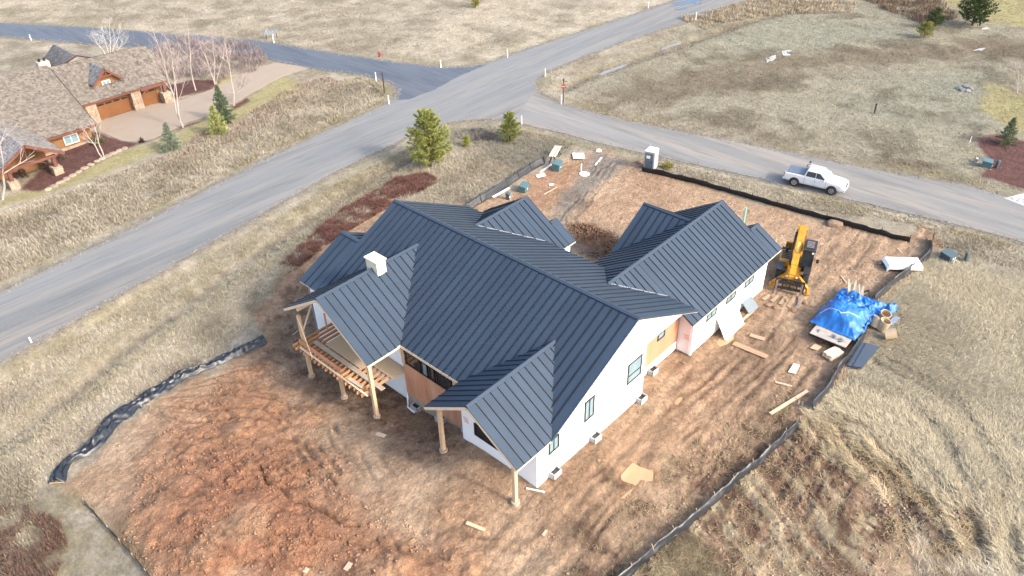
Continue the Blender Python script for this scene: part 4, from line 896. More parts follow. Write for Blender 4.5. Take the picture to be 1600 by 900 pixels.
# ================================================================== NEIGHBOUR'S HOUSE
def onY(px, py, y): v = ray(px, py); return Vector(CAMP+v*((y-CAMP[1])/v[1]))
M_SIDING = mat('cedar_siding', tuple(q*.36 for q in lin(186, 134, 86)), .8, .15, 2, .1, 12, stretch=(1, 1, 8))
M_DOORW = mat('garage_door_wood', tuple(q*.3 for q in lin(176, 112, 56)), .6, .22, .8)
M_TIMB = mat('red_timber', tuple(q*.36 for q in lin(150, 92, 76)), .75, .12, 3)
M_STONE = mat('pier_stone', tuple(q*.45 for q in lin(206, 180, 156)), .9, .2, 3, .3, 12, rnd=.22)
M_SHAKE = vcmat('weathered_shakes', .9)
stone_house = thing('timber_house', 'brown timber and stone house with weathered shake roof across the road', 'house', (0, 0, 0))
def shakes(name, a, b, c, d, seed, tone=(158, 152, 146), course=.27):
    """roof slope a-b eave, d-c ridge, laid with overlapping courses of shakes"""
    a, b, c, d = map(Vector, (a, b, c, d)); n = ((b-a).cross(d-a)).normalized(); n = n if n.z > 0 else -n
    base = MB(); K = 10; up = n*-.06; dn_ = n*-.16; V0 = []; F0 = []
    for i in range(K+1):
        p, q_ = a.lerp(d, i/K), b.lerp(c, i/K)
        for j in range(K+1): V0.append(p.lerp(q_, j/K)+up)
    for j in range((K+1)*(K+1)): V0.append(V0[j]+dn_-up)
    w = K+1; z_ = w*w
    for i in range(K):
        for j in range(K): m = i*w+j; F0 += [(m, m+1, m+w+1, m+w), (z_+m, z_+m+w, z_+m+w+1, z_+m+1)]
    for i in range(K):
        for m, m2 in ((i, i+1), (K*w+i, K*w+i+1), (i*w, (i+1)*w), (i*w+K, (i+1)*w+K)): F0.append((m, m2, z_+m2, z_+m))
    base.add(V0, F0); o = base.build(name, M_TIMB, stone_house)
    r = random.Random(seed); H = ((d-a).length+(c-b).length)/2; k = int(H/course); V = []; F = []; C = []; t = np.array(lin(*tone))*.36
    for i in range(k):
        f0, f1 = i/k, min(1, (i+1.25)/k); p0, q0 = a.lerp(d, f0), b.lerp(c, f0); p1, q1 = a.lerp(d, f1), b.lerp(c, f1); L = (q0-p0).length; s = -r.random()*.2
        while s < L:
            w = r.uniform(.16, .36); u0, u1 = max(0, s)/L, min(L, s+w-.012)/L; s += w
            if u1 <= u0: continue
            lift = r.uniform(.05, .085); e = r.uniform(-.035, .02)
            P = [p0.lerp(q0, u0), p0.lerp(q0, u1), p1.lerp(q1, u1), p1.lerp(q1, u0)]; dn = (P[0]-P[3]).normalized()
            m = len(V); V += [P[0]+n*lift+dn*e, P[1]+n*lift+dn*e, P[2]+n*.02, P[3]+n*.02, P[0]+n*.0+dn*e, P[1]+n*.0+dn*e]; F += [(m, m+1, m+2, m+3), (m+4, m+5, m+1, m)]
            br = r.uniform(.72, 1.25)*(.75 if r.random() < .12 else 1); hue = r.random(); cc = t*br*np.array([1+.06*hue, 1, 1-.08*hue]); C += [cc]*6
    s_ = npmesh('shakes', np.array([tuple(v) for v in V]), np.array(F), M_SHAKE, np.array(C), o); s_['kind'] = 'stuff'
    return o
def np_(name, f, m, parent=None):
    mb = MB(); f(mb); return mb.build(name, m, parent or stone_house)
EZ, RZ_, RY = 2.62, 6.1, 82.9
shakes('roof', (1.6, 78.0, EZ-.05), (12.7, 77.9, EZ+.05), (13.2, 82.6, RZ_), (1.6, 83.6, RZ_), 1)
shakes('roof', (13.2, 82.6, RZ_), (13.2, 90, 2.4), (1.6, 90, 2.4), (1.6, 83.6, RZ_), 2)
shakes('roof', (-22, 72.6, 2.2), (1.0, 72.2, 2.2), (1.55, 84.0, 6.25), (-22, 87.5, 6.6), 3)
shakes('roof', (-22, 87.5, 6.6), (1.55, 84.0, 6.25), (1.55, 94, 2.2), (-22, 96, 2.2), 4)
shakes('roof', (1.0, 72.2, 2.2), (1.9, 77.9, 2.5), (1.62, 83.7, 6.15), (1.55, 84.0, 6.25), 14)
np_('wall', lambda m: m.bb(2.0, 12.0, 78.75, 89, -.3, 2.7), M_SIDING)
np_('wall', lambda m: m.bb(-20, .4, 73.0, 92, -.3, 2.1), M_SIDING)
np_('wall', lambda m: m.bb(.41, 2.0, 76.8, 88, -.3, 2.45), M_SIDING)
np_('gable_end', lambda m: m.prism([(12.0, 78.75, 2.6), (12.0, 88.6, 2.6), (12.0, 82.8, 5.9)], (-.2, 0, 0)), M_SIDING)
# garage doors: wooden frame, panels and a row of small panes
def gdoor(x0, x1, z1, nw):
    o = np_('garage_door', lambda m: m.bb(x0, x1, 78.66, 78.745, 0, z1), M_DOORW)
    np_('door_frame', lambda m: (m.bb(x0-.1, x0-.005, 78.6, 78.74, 0, z1+.1), m.bb(x1+.005, x1+.1, 78.6, 78.74, 0, z1+.1), m.bb(x0, x1, 78.6, 78.74, z1+.005, z1+.1)), M_TIMB, o)
    for i in range(nw):
        w = (x1-x0)/nw; np_('pane', lambda m: m.bb(x0+i*w+.12*w, x0+i*w+.88*w, 78.645, 78.66, z1-.36, z1-.16), M_GLASSD, o)
    for r in range(3): np_('door_panel', lambda m: m.bb(x0+.05, x1-.05, 78.65, 78.662, .05+r*.55, .53+r*.55), M_DOORW, o)
gdoor(3.75, 7.75, 2.05, 4); gdoor(9.35, 11.25, 2.0, 2)
def pier(x, y, w, d, h, seed, z0=-.2):
    """pier laid up of separate stones"""
    r = random.Random(seed); core = np_('pier', lambda m: m.bb(x-w/2+.05, x+w/2-.05, y-d/2+.05, y+d/2-.05, z0, h-.02), M_CON)
    z = z0; 
    while z < h-.1:
        hh = min(r.uniform(.25, .4), h-z)
        for side in range(2):
            s = 0; L = w if side == 0 else d
            while s < L-.05:
                ww = min(r.uniform(.3, .55), L-s); q = MB(); pr = r.uniform(0, .05)
                if side == 0: q.bb(x-w/2+s+.015, x-w/2+s+ww-.015, y-d/2-pr, y-d/2+.08, z+.012, z+hh-.012)
                else: q.bb(x-w/2-pr, x-w/2+.08, y-d/2+s+.015, y-d/2+s+ww-.015, z+.012, z+hh-.012)
                q.build('stone', M_STONE, core); s += ww
        z += hh
    return core
pier(2.95, 78.45, 1.25, .7, 2.55, 1); pier(8.5, 78.4, 1.2, .8, 2.6, 2); pier(12.1, 77.9, 1.1, 1.1, 1.35, 3)
np_('timber_post', lambda m: m.bb(11.95, 12.3, 77.75, 78.1, 1.35, 2.7), M_TIMB)
np_('timber_beam', lambda m: m.bb(9.2, 12.4, 77.8, 78.1, 2.25, 2.6), M_TIMB)
np_('timber_beam', lambda m: m.beam((9.3, 77.85, 1.9), (10.1, 77.85, 2.4), .16, .16), M_TIMB)
np_('fascia', lambda m: m.beam((1.6, 77.93, EZ-.16), (12.7, 77.83, EZ-.06), .06, .22), M_TIMB)
np_('fascia', lambda m: m.beam((-22, 72.5, 2.06), (1.0, 72.1, 2.06), .06, .2), M_TIMB)
# dormer over the double door
dl, dr, da = onY(143, 136, 79.3), onY(191, 119, 79.3), onY(165, 106, 79.3)
dcx = (dl.x+dr.x)/2; dhw = 1.85; dez = (dl.z+dr.z)/2; daz = da.z+.1
dw = np_('dormer', lambda m: m.prism([(dcx-dhw+.3, 79.6, 3.2), (dcx+dhw-.3, 79.6, 3.2), (dcx+dhw-.3, 79.6, dez), (dcx, 79.6, daz-.3), (dcx-dhw+.3, 79.6, dez)], (0, 3, 0)), M_SIDING)
shakes('dormer_roof', (dcx-dhw, 83.2, dez), (dcx-dhw, 79.0, dez), (dcx, 79.0, daz), (dcx, 83.2, daz), 5, (240, 236, 230))  # left slope toned lighter: the sheen on it is painted into the shakes
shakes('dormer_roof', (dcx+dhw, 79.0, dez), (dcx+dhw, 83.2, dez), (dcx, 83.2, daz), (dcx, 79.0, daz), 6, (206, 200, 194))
for sg in (-1, 1): np_('barge_board', lambda m: m.beam((dcx, 78.95, daz-.12), (dcx+sg*dhw, 78.95, dez-.12), .08, .26), M_TIMB, dw)
np_('collar_tie', lambda m: m.beam((dcx-.95, 78.97, dez+.55*(daz-dez)-.15), (dcx+.95, 78.97, dez+.55*(daz-dez)-.15), .08, .16), M_TIMB, dw)
np_('king_post', lambda m: m.beam((dcx, 78.97, dez+.45*(daz-dez)), (dcx, 78.97, daz-.2), .1, .12), M_TIMB, dw)
def nwin(x0, x1, z0, z1, y, par=None):
    w = np_('window', lambda m: (m.bb(x0, x1, y-.06, y-.004, z0, z0+.08), m.bb(x0, x1, y-.06, y-.004, z1-.08, z1), m.bb(x0, x0+.08, y-.06, y-.004, z0+.081, z1-.081), m.bb(x1-.08, x1, y-.06, y-.004, z0+.081, z1-.081), m.bb((x0+x1)/2-.03, (x0+x1)/2+.03, y-.05, y-.004, z0+.081, z1-.081)), M_PVC, par)
    np_('pane', lambda m: m.bb(x0+.05, x1-.05, y-.03, y-.006, z0+.05, z1-.05), M_GLASS, w)
nwin(dcx-.55, dcx+.45, 3.55, dez+.1, 79.6)
w0, w1 = onY(99, 216, 73.0), onY(118, 209, 73.0); nwin(w0.x-.05, w1.x+.15, .55, 1.6, 73.0)
np_('stone_base', lambda m: m.bb(-5.2, .35, 72.88, 72.98, -.2, .35), M_STONE)
# entry porch
shakes('porch_roof', (-11.4, 77, 2.35), (-11.4, 66.9, 2.35), (-8.05, 66.9, 4.3), (-8.05, 78, 4.3), 7, (236, 232, 228))  # paler tone on the left slope paints in the light it catches
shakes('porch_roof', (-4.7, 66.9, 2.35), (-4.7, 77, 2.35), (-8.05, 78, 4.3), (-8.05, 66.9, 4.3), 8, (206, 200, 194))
for sg in (-1, 1): np_('barge_board', lambda m: m.beam((-8.05, 66.85, 4.18), (-8.05+sg*3.35, 66.85, 2.22), .1, .3), M_TIMB)
np_('porch_beam', lambda m: m.beam((-10.6, 67.4, 2.1), (-5.5, 67.4, 2.1), .25, .3), M_TIMB)
np_('porch_gable', lambda m: m.prism([(-10.6, 70.5, -.2), (-5.6, 70.5, -.2), (-5.6, 70.5, 2.4), (-8.05, 70.5, 3.9), (-10.6, 70.5, 2.4)], (0, .2, 0)), M_SIDING)
for x, s in ((-10.2, 9), (-5.75, 10)):
    pier(x, 67.7, .95, .95, .85, s); np_('timber_post', lambda m: m.bb(x-.17, x+.17, 67.5, 67.84, .85, 2.0), M_TIMB)
# chimney and the roof piece behind the ridge
cp = onY(68, 100, 86.2); c_ = np_('chimney', lambda m: m.bb(cp.x-.65, cp.x+.65, 85.9, 86.9, 5.4, cp.z+.3), mat('chimney_stone', tuple(q*.6 for q in lin(222, 204, 184)), .9, .2, 4, .3, 12))
for dx in (-.3, .3): np_('flue', lambda m: m.lathe([(.14, cp.z+.3), (.14, cp.z+.65), (.18, cp.z+.68)], (cp.x+dx, 86.4, 0), 10), M_BLK, c_)
shakes('back_roof', (2.7, 91, 4.4), (2.7, 84.2, 5.6), (5.2, 84.0, 6.55), (5.2, 91, 6.55), 11, (206, 200, 194))
shakes('back_roof', (7.7, 84.2, 5.4), (7.7, 91, 4.4), (5.2, 91, 6.55), (5.2, 84.0, 6.55), 12, (206, 200, 194))
# stepping-stone edging in the bed
ORD = 'first second third fourth fifth sixth seventh eighth ninth tenth eleventh twelfth thirteenth fourteenth'.split()
ED = [(75,296),(100,282),(125,268),(150,254),(172,243),(195,233)]
rr = random.Random(3)
for i in range(14):
    f = i/13*(len(ED)-1); k_ = min(len(ED)-2, int(f)); t_ = f-k_; p = GG(ED[k_][0]*(1-t_)+ED[k_+1][0]*t_, ED[k_][1]*(1-t_)+ED[k_+1][1]*t_)
    mb = MB(); mb.lathe([(.42, -.1), (.45, .05), (.3, .12)], (0, 0, 0), 7); o = mb.build('edging_stone', M_STONE); o.location = p; o.scale = (rr.uniform(.7, 1.2), rr.uniform(.7, 1.2), 1); o.rotation_euler = (0, 0, rr.uniform(0, 6))
    tag(o, ORD[i]+' flat stone of the mulch bed edging, counted from the porch', 'stone', 'edging stones of the mulch bed')
# ================================================================== SITE OBJECTS
M_SILT = mat('black_silt_fabric', (.016, .017, .020), .45, .25, 6, .2, 14, spec=.5)
M_SILTB = mat('grey_silt_fabric', (.013, .016, .021), .42, .3, 5, .2, 14, spec=.6)
M_STAKE = mat('wooden_stake', tuple(q*.5 for q in lin(190, 165, 135)), .85, .15, 4)
M_STAKEB = mat('dark_stake', (.02, .02, .02), .8, .1, 4)
def silt_fence(label, PX, h, m, seed, lean=.15, fold=.05, stake_m=None, step=2.2, sag=.15, flop=None, width=None):
    r = np.random.default_rng(seed); P = [G(*q) for q in PX]; C3 = [Vector(p) for p in spline([tuple(p) for p in P], 14)]
    L = [0]
    for a, b in zip(C3[:-1], C3[1:]): L.append(L[-1]+(b-a).length)
    root = thing('silt_fence', label, 'fence', (0, 0, 0)); n = int(L[-1]/(.16 if flop is None else .09)); rows = 6 if flop is None else 19; V = []
    xs = np.interp(np.linspace(0, L[-1], n), L, [p.x for p in C3]); ys = np.interp(np.linspace(0, L[-1], n), L, [p.y for p in C3]); zs, _, _ = ground(xs, ys)
    tx = np.gradient(xs); ty = np.gradient(ys); tl = np.hypot(tx, ty)+1e-9; nx_, ny_ = -ty/tl, tx/tl; s = np.linspace(0, L[-1], n)
    VV = np.zeros((n, rows, 3))
    for j in range(rows):
        f = j/(rows-1)
        if flop is None:
            sg = sag*(np.abs(((s/step) % 1)-.5)*2-1)*f*.5        # sags between stakes
            off = (lean+.1*(fbm(s*.25, s*0+seed, 2, 4)-.5))*f*h+fold*(fbm(s*1.6, f*3+s*0, 3, seed)-.5)*2; hh = f*h*(.85+.3*fbm(s*.6, s*0, 2, seed+5))+sg
            VV[:, j] = np.stack([xs+nx_*off, ys+ny_*off, zs-.03+hh], 1)
        else:                                                    # fallen, crumpled length
            wv = width*(.35+1.3*fbm(s*.45, s*0+2., 3, seed)); off = (f-.5)*wv+.9*(fbm(s*.35, s*0+9, 3, seed+3)-.5)+.12*(fbm(s*1.5, f*4+s*0, 2, seed+33)-.5)
            x_, y_ = xs+nx_*off, ys+ny_*off; zg, _, _ = ground(x_, y_)
            cr = (1-np.abs(fbm(s*.45+f*2, f*7-s*.9, 4, seed+19, .6)-.5)*4)*.8+.5*np.abs(np.sin(f*8+s*1.1+7*fbm(s*.9, f*1.5+s*0, 3, seed+9)))
            VV[:, j] = np.stack([x_, y_, zg+.03+flop*cr*np.sin(np.pi*min(max(f, .06), .94))*(.5+fbm(s*.8, f*2+s*0, 2, seed+1))+.1*np.sin(np.pi*f)], 1)
    idx = np.arange(n*rows).reshape(n, rows); F = np.stack([idx[:-1, :-1], idx[1:, :-1], idx[1:, 1:], idx[:-1, 1:]], -1).reshape(-1, 4)
    fb = npmesh('fabric', VV.reshape(-1, 3), F, m, None, root, flop is None); md = fb.modifiers.new('thick', 'SOLIDIFY'); md.thickness = .012
    k = max(2, int(L[-1]/step))
    for i in range(k+1):
        q = min(n-1, int(i*(n-1)/k)); mb = MB(); b = Vector((xs[q], ys[q], zs[q])); nn = Vector((nx_[q], ny_[q], 0))
        if flop is None: mb.beam(b-Vector((0, 0, .15))-nn*.03, b+Vector((0, 0, h*1.18))+nn*(lean*h*1.1-.03)+Vector((r.normal()*.05, r.normal()*.05, 0)), .05, .05, (1, 0, 0))
        else:
            t = Vector((tx[q]/tl[q], ty[q]/tl[q], 0)); mb.beam(b-nn*.3+Vector((0, 0, .06)), b+nn*.45+t*r.normal()*.3+Vector((0, 0, .33)), .05, .05, (0, 0, 1))
        mb.build('stake', stake_m or M_STAKE, root)
    return root
silt_fence('long black silt fence along the street side behind the garage', [(1004,268),(1050,278),(1120,296),(1200,319),(1280,341),(1350,360),(1421,378)], .68, M_SILT, 1, -.25, .06, M_STAKEB)
silt_fence('short dark silt fence running from the entry gable to the green box', [(732,330),(762,312),(800,287),(830,267),(852,256)], .75, M_SILTB, 2, .45, .05, M_STAKEB, 2.0)
silt_fence('black silt fence behind the blue tarp along the grass', [(1458,378),(1454,400),(1432,421),(1409,438),(1384,458),(1364,482),(1352,525),(1330,560),(1314,580),(1298,610),(1270,645)], .72, M_SILTB, 3, -.3, .07, M_STAKEB, 2.0)
silt_fence('grey silt fence crossing the mud at the lower right', [(1253,663),(1200,714),(1150,758),(1080,821),(1030,861),(983,903),(950,930)], .6, M_SILTB, 4, -.35, .10, M_STAKE, 1.8)
silt_fence('collapsed crumpled black silt fence left of the orange dirt', [(93,755),(110,722),(150,690),(182,652),(230,620),(280,592),(325,572),(352,560),(382,545),(411,529)], .5, M_SILTB, 5, flop=.34, width=1.15, step=2.6)
silt_fence('low black silt fence at the lower left edge of the dirt', [(134,786),(165,822),(200,860),(228,892),(250,920)], .42, M_SILT, 6, -.1, .05, M_STAKE, 1.5)
# ------------------------------------------------------------------ utility boxes
M_GREEN = mat('utility_green', (.06, .115, .125), .5, .1, 3); M_TEALD = mat('utility_dark_teal', (.05, .075, .085), .5, .12, 3)
def cabinet(label, px, py, w, d, h, rz, m, lid=.0):
    b = GG(px, py, .03); o = thing('utility_cabinet', label, 'utility box', b, rz)
    q = MB(); q.box((0, 0, h*.36), (w, d, h*.72)); q.build('cabinet_body', m, o, bevel=.03)
    q = MB(); q.prism([(-w/2-.03, -d/2-.03, h*.722), (-w/2-.03, d/2+.03, h*.722), (-w/2-.03, d/2+.03, h), (-w/2-.03, -d/2-.03, h*.86)], (w+.06, 0, 0)); q.build('cabinet_lid', m, o)
    q = MB(); q.box((0, -d/2-.01, h*.4), (.12, .02, .16)); q.build('warning_label', M_PVC, o)
    q = MB(); q.box((0, 0, -.02), (w+.25, d+.25, .1)); q.build('pad', M_CON, o)
    return o
cabinet('green utility cabinet beside the sawhorse table', 871, 264, 1.15, .75, .95, .35, M_GREEN)
cabinet('green utility cabinet by the entry fence, nearer of two', 819, 297, 1.15, .7, .8, .35, M_GREEN)
cabinet('small narrow grey green pedestal beside the entry gable', 794, 311, .35, .35, .8, .35, M_TEALD)
cabinet('dark teal utility box on the grass right of the lot', 1480, 406, 1.0, .9, .75, -.3, M_TEALD)
cabinet('grey green utility box in the mulch bed across the road', 1541, 260, 1.05, .9, .8, .2, M_GREEN)
def pedestal(label, px, py, h, lean, m):
    b = GG(px, py, .03); o = thing('cable_pedestal', label, 'pedestal', b, 0); q = MB(); q.lathe([(.17, 0), (.17, h*.85), (.13, h*.97), (.02, h)], (0, 0, 0), 10); q.build('pedestal_body', m, o); q = MB()
    for i in range(5): q.lathe([(.185, .1+i*h*.17), (.185, .14+i*h*.17)], (0, 0, 0), 10)
    q.build('pedestal_ribs', M_TEALD, o); o.rotation_euler = (0, lean, .3)
pedestal('dark ribbed cable pedestal right of the teal box', 1508, 409, .85, .25, M_TEALD); pedestal('dark cable pedestal beside the box in the mulch', 1557, 262, .9, .1, M_TEALD); pedestal('short pale marker post left of the mulch bed box', 1525, 253, .5, 0, M_PVC)
# ------------------------------------------------------------------ posts and signs
def delineator(label, px, py, pyt, h=None):
    b = GG(px, py, .05); H = h or max(.5, min(1.4, height_at(b, pyt))); o = thing('marker_post', label, 'post', b, 0, 'white roadside marker posts'); q = MB(); q.box((0, 0, H/2), (.11, .05, H)); q.build('post_blade', M_PVC, o)
    q = MB(); q.box((0, -.028, H-.15), (.08, .006, .14)); q.build('reflector', mat_refl, o)
mat_refl = mat('amber_reflector', (.5, .45, .4), .3, .05, 3)
for lab, px, py, pt in (('white marker post beside the long road at the left', 53, 543, 527), ('white marker post behind the shake roof by the dark road', 49, 63, 54), ('white marker post below the mailboxes', 428, 67, 55), ('white marker post beside the brown sign post', 588, 127, 113), ('white marker post on the rounded road corner', 608, 163, 149),
  ('white marker post at the inside of the dark road junction', 689, 106, 94), ('white marker post right of the dark road junction', 793, 90, 77), ('white marker post at the corner before the stop sign', 852, 119, 107), ('white marker post at the foot of the stop sign', 877, 163, 149), ('white marker post right of the young pine', 815, 194, 181), ('white marker post far up the road, right side', 1087, 31, 19), ('white marker post far up the road, left side', 1013, 13, 3), ('leaning white stake left of the mulch bed box', 1515, 223, 213), ('white stake between the teal box and pedestal', 1489, 413, 402), ('white stake by the drive entrance', 908, 268, 256)): delineator(lab, px, py, pt)
M_DARKW = mat('dark_post', (.05, .035, .03), .7, .15, 4)
b = GG(880, 160); H = height_at(b, 126); st = thing('stop_sign', 'red stop sign on a dark post at the road corner', 'sign', b, math.radians(-47))
q = MB(); q.box((0, 0, H/2), (.11, .11, H)); q.box((.22, 0, H-.08), (.5, .06, .06)); q.lathe([(.1, H-.05), (.13, H+.18), (.05, H+.28)], (0, 0, 0), 8); q.build('sign_post', M_DARKW, st)
q = MB(); q.prism([(.30*math.cos(math.pi/8+k*math.pi/4), -.075, H*.74+.30*math.sin(math.pi/8+k*math.pi/4)) for k in range(8)], (0, .02, 0)); pl = q.build('sign_plate', mat('sign_red', (.28, .03, .04), .4, .1, 3), st)
def text_part(txt, size, loc, rot, m, parent, ext=.004):
    cu = bpy.data.curves.new('lettering', 'FONT'); cu.body = txt; cu.size = size; cu.align_x = 'CENTER'; cu.align_y = 'CENTER'; cu.extrude = ext; t = bpy.data.objects.new('tmp', cu); COL.objects.link(t)
    bpy.context.view_layer.update(); me = bpy.data.meshes.new_from_object(t.evaluated_get(bpy.context.evaluated_depsgraph_get())); bpy.data.objects.remove(t); me.materials.clear(); me.materials.append(m)
    o = bpy.data.objects.new('lettering', me); COL.objects.link(o); o.parent = parent; o.location = loc; o.rotation_euler = rot; return o
text_part('STOP', .19, (0, -.082, H*.74), (math.pi/2, 0, 0), M_PVC, pl)
b = GG(601, 145); H = height_at(b, 112); o = thing('street_sign', 'tall brown post with short arm by the rounded road corner', 'sign', b, .5); q = MB(); q.box((0, 0, H/2), (.13, .13, H)); q.build('sign_post', M_DARKW, o); q = MB(); q.box((-.3, 0, H-.12), (.6, .05, .16)); q.build('sign_blade', M_DARKW, o)
b = GG(593, 89); o = thing('fire_hydrant', 'red fire hydrant beside the dark road', 'hydrant', b); q = MB(); q.lathe([(.16, 0), (.13, .08), (.13, .55), (.16, .58), (.15, .7), (.05, .82)], (0, 0, 0), 12); q.build('barrel', mat('hydrant_red', (.2, .03, .03), .4, .1, 3), o)
q = MB(); q.tube([(-.22, 0, .45), (.22, 0, .45)], .06); q.tube([(0, -.2, .42), (0, 0, .42)], .075); q.build('outlets', mat('hydrant_red_caps', (.30, .03, .03), .4, .1, 3), o)
b = GG(425, 60); o = thing('mailbox_row', 'row of grey mailboxes on a stand beside the dark road', 'mailboxes', b, -.5); q = MB()
for x in (-.8, .8): q.box((x, 0, .4), (.1, .1, .8))
q.build('stand', M_DARKW, o)
for i in range(4): q = MB(); q.prism([(-1.0+i*.52, -.3, .8), (-1.0+i*.52+.42, -.3, .8), (-1.0+i*.52+.42, -.3, 1.12), (-.79+i*.52, -.3, 1.25), (-1.0+i*.52, -.3, 1.12)], (0, .6, 0)); q.build('mailbox', mat('mailbox_grey_%d' % i, (.16, .19, .22), .5, .1, 3), o)
b = GG(1366, 177); o = thing('field_post', 'short dark post standing alone in the right field', 'post', b); q = MB(); q.box((0, 0, .55), (.14, .14, 1.1)); q.build('shaft', M_DARKW, o); q = MB(); q.box((0, 0, 1.16), (.26, .2, .16)); q.build('post_head', M_DARKW, o)
# ------------------------------------------------------------------ portable toilet
b = GG(1016, 263, .02); o = thing('portable_toilet', 'grey portable toilet with white roof at the lot entrance', 'toilet', b, math.radians(12))
M_PT = mat('toilet_plastic', tuple(q*.6 for q in lin(188, 200, 204)), .5, .05, 2); M_PTD = mat('toilet_door', tuple(q*.55 for q in lin(120, 134, 142)), .5, .05, 2)
q = MB(); q.box((0, 0, 1.06), (1.1, 1.15, 2.0)); q.build('cabin', M_PT, o, bevel=.03)
q = MB(); q.lathe([(.82, 2.062), (.82, 2.12), (.6, 2.25), (.3, 2.3)], (0, 0, 0), 4, Matrix.Rotation(math.pi/4, 3, 'Z')); q.build('roof', mat('toilet_roof', (.7, .7, .7), .4, .04, 2), o)
q = MB(); q.box((-.57, 0, 1.0), (.04, .86, 1.78)); d_ = q.build('door', M_PTD, o); q = MB(); q.box((-.60, .1, 1.5), (.02, .4, .32)); q.build('notice', M_PVC, d_); q = MB(); q.box((-.61, -.32, 1.0), (.04, .06, .16)); q.build('latch', M_BLK, d_)
q = MB()
for y in (-.4, .4): q.box((0, y, .03), (1.3, .12, .1))
q.build('skids', M_BLK, o); q = MB(); q.tube([(.35, .35, 2.1), (.35, .35, 2.45)], .05); q.build('vent_pipe', M_PT, o)
for sx in (-1, 1):
    for f in (-.3, 0, .3): q = MB(); q.box((f, sx*.58, 1.05), (.06, .03, 1.7)); q.build('wall_rib', M_PT, o)
# ------------------------------------------------------------------ trailer with tarp
tr = thing('flatbed_trailer', 'low flatbed trailer under the blue tarp with a bare board deck', 'trailer', (23.6, -6.45, 0), math.radians(2))
zt = hz(23.6, -6.4); tr.location.z = zt
q = MB(); q.box((0, 0, .52), (7.0, 2.7, .07)); q.build('deck', mat('trailer_deck', tuple(c*.5 for c in lin(205, 196, 184)), .8, .15, 2), tr)
q = MB()
for y in (-1.3, 1.3): q.box((0, y, .42), (7.0, .1, .13))
for x in (-3.45, -1.6, 0, 1.6, 3.45): q.box((x, 0, .41), (.09, 2.5, .11))
q.build('frame', M_BLK, tr)
q = MB(); q.box((-3.54, 0, .5), (.06, 2.75, .16)); q.build('tail_rail', M_BLK, tr); q = MB(); q.beam((3.5, .7, .42), (4.9, 0, .42), .1, .1); q.beam((3.5, -.7, .42), (4.9, 0, .42), .1, .1); q.build('tongue', M_BLK, tr)
for x in (-.5, .5):
    for y in (-1.42, 1.42): q = MB(); q.lathe([(.2, -.1), (.36, -.1), (.36, .1), (.2, .1)], (x, y, .34), 16, Matrix.Rotation(math.pi/2, 3, 'X')); q.build('wheel', M_BLK, tr)
rr = random.Random(5)
scr = MB()
for lab, x, y, l, w, rz_ in (('grey offcut strip lying on the trailer deck', -2.9, .75, .9, .22, .4), ('bunch of metal clips on the trailer deck', -2.8, -.3, .5, .4, .3), ('dark tool pieces beside the clips on the trailer deck', -2.9, -.85, .5, .45, .9)):
    q = MB()
    for i in range(7 if w > .3 else 2): q.box((rr.uniform(-l/2, l/2)*.7, rr.uniform(-w/2, w/2)*.7, .03+i*.012), (rr.uniform(.2, .5)*l, .09, .03), rr.uniform(0, 3))
    o = q.build('metal_scrap', mat('scrap_%d' % int(x*-10+y*7), (.12, .14, .16), .4, .3, 6)); o.location = (23.6+x, -6.45+y, zt+.56); o.rotation_euler = (0, 0, rz_); tag(o, lab, 'scrap', 'scrap on the trailer')
# the tarp: a real draped sheet
def tarp(x0, x1, y0, y1, zt, n=90, m=64):
    u = np.linspace(0, 1, n)[:, None]+np.zeros((1, m)); v = np.linspace(0, 1, m)[None]+np.zeros((n, 1)); x = x0+(x1-x0)*u; y = y0+(y1-y0)*v
    ex = np.minimum(u*(x1-x0), (1-u)*(x1-x0)); ey = np.minimum(v*(y1-y0), (1-v)*(y1-y0)); e = np.minimum(ex, ey)
    top = .48+.4*fbm(x*.7, y*.7, 3, 3)+.42*sstep(2.2, .2, np.abs(x-(x0+1.9)))*sstep(1.6, .3, np.abs(y-(y1-1.6)))-.3*sstep(.4, .8, u)
    h = top*sstep(-.05, .9, e+.35*(fbm(x*1.1, y*1.1, 3, 8)-.5))
    cr = np.abs(fbm(x*1.4, y*1.4, 4, 12)-.5)*2; h = h+.5*(cr-.3)*sstep(.0, .5, e+.2)*(.35+.9*sstep(.3, .7, u)+.5*sstep(.5, 0, ey))+.10*np.abs(fbm(x*4, y*4, 3, 15)-.5)
    x = x+.18*(fbm(x*2, y*2, 2, 31)-.5); y = y+.3*(fbm(x*1.7, y*1.7, 2, 32)-.5)
    return np.stack([x, y, zt+.60+h], -1)
q = tarp(21.35, 27.3, -8.15, -4.65, zt); n_, m_ = q.shape[:2]; idx = np.arange(n_*m_).reshape(n_, m_); F_ = np.stack([idx[:-1, :-1], idx[1:, :-1], idx[1:, 1:], idx[:-1, 1:]], -1).reshape(-1, 4)
tp = thing('blue_tarp', 'crumpled bright blue tarp heaped over the trailer load', 'tarp', (0, 0, 0))
M_TARP = mat('blue_poly_tarp', (.005, .085, .34), .5, .3, 1.2, .5, 7, col2=(.010, .16, .48), spec=.5)
o = npmesh('sheet', q.reshape(-1, 3), F_, M_TARP, None, tp, True); md = o.modifiers.new('thick', 'SOLIDIFY'); md.thickness = .01
q2 = tarp(26.6, 28.6, -9.1, -7.5, hz(27.5, -8.3)-.75, 40, 34); n_, m_ = q2.shape[:2]; idx = np.arange(n_*m_).reshape(n_, m_); F_ = np.stack([idx[:-1, :-1], idx[1:, :-1], idx[1:, 1:], idx[:-1, 1:]], -1).reshape(-1, 4)
o = npmesh('bunched_end', q2.reshape(-1, 3), F_, M_TARP, None, tp, True); md = o.modifiers.new('thick', 'SOLIDIFY'); md.thickness = .01
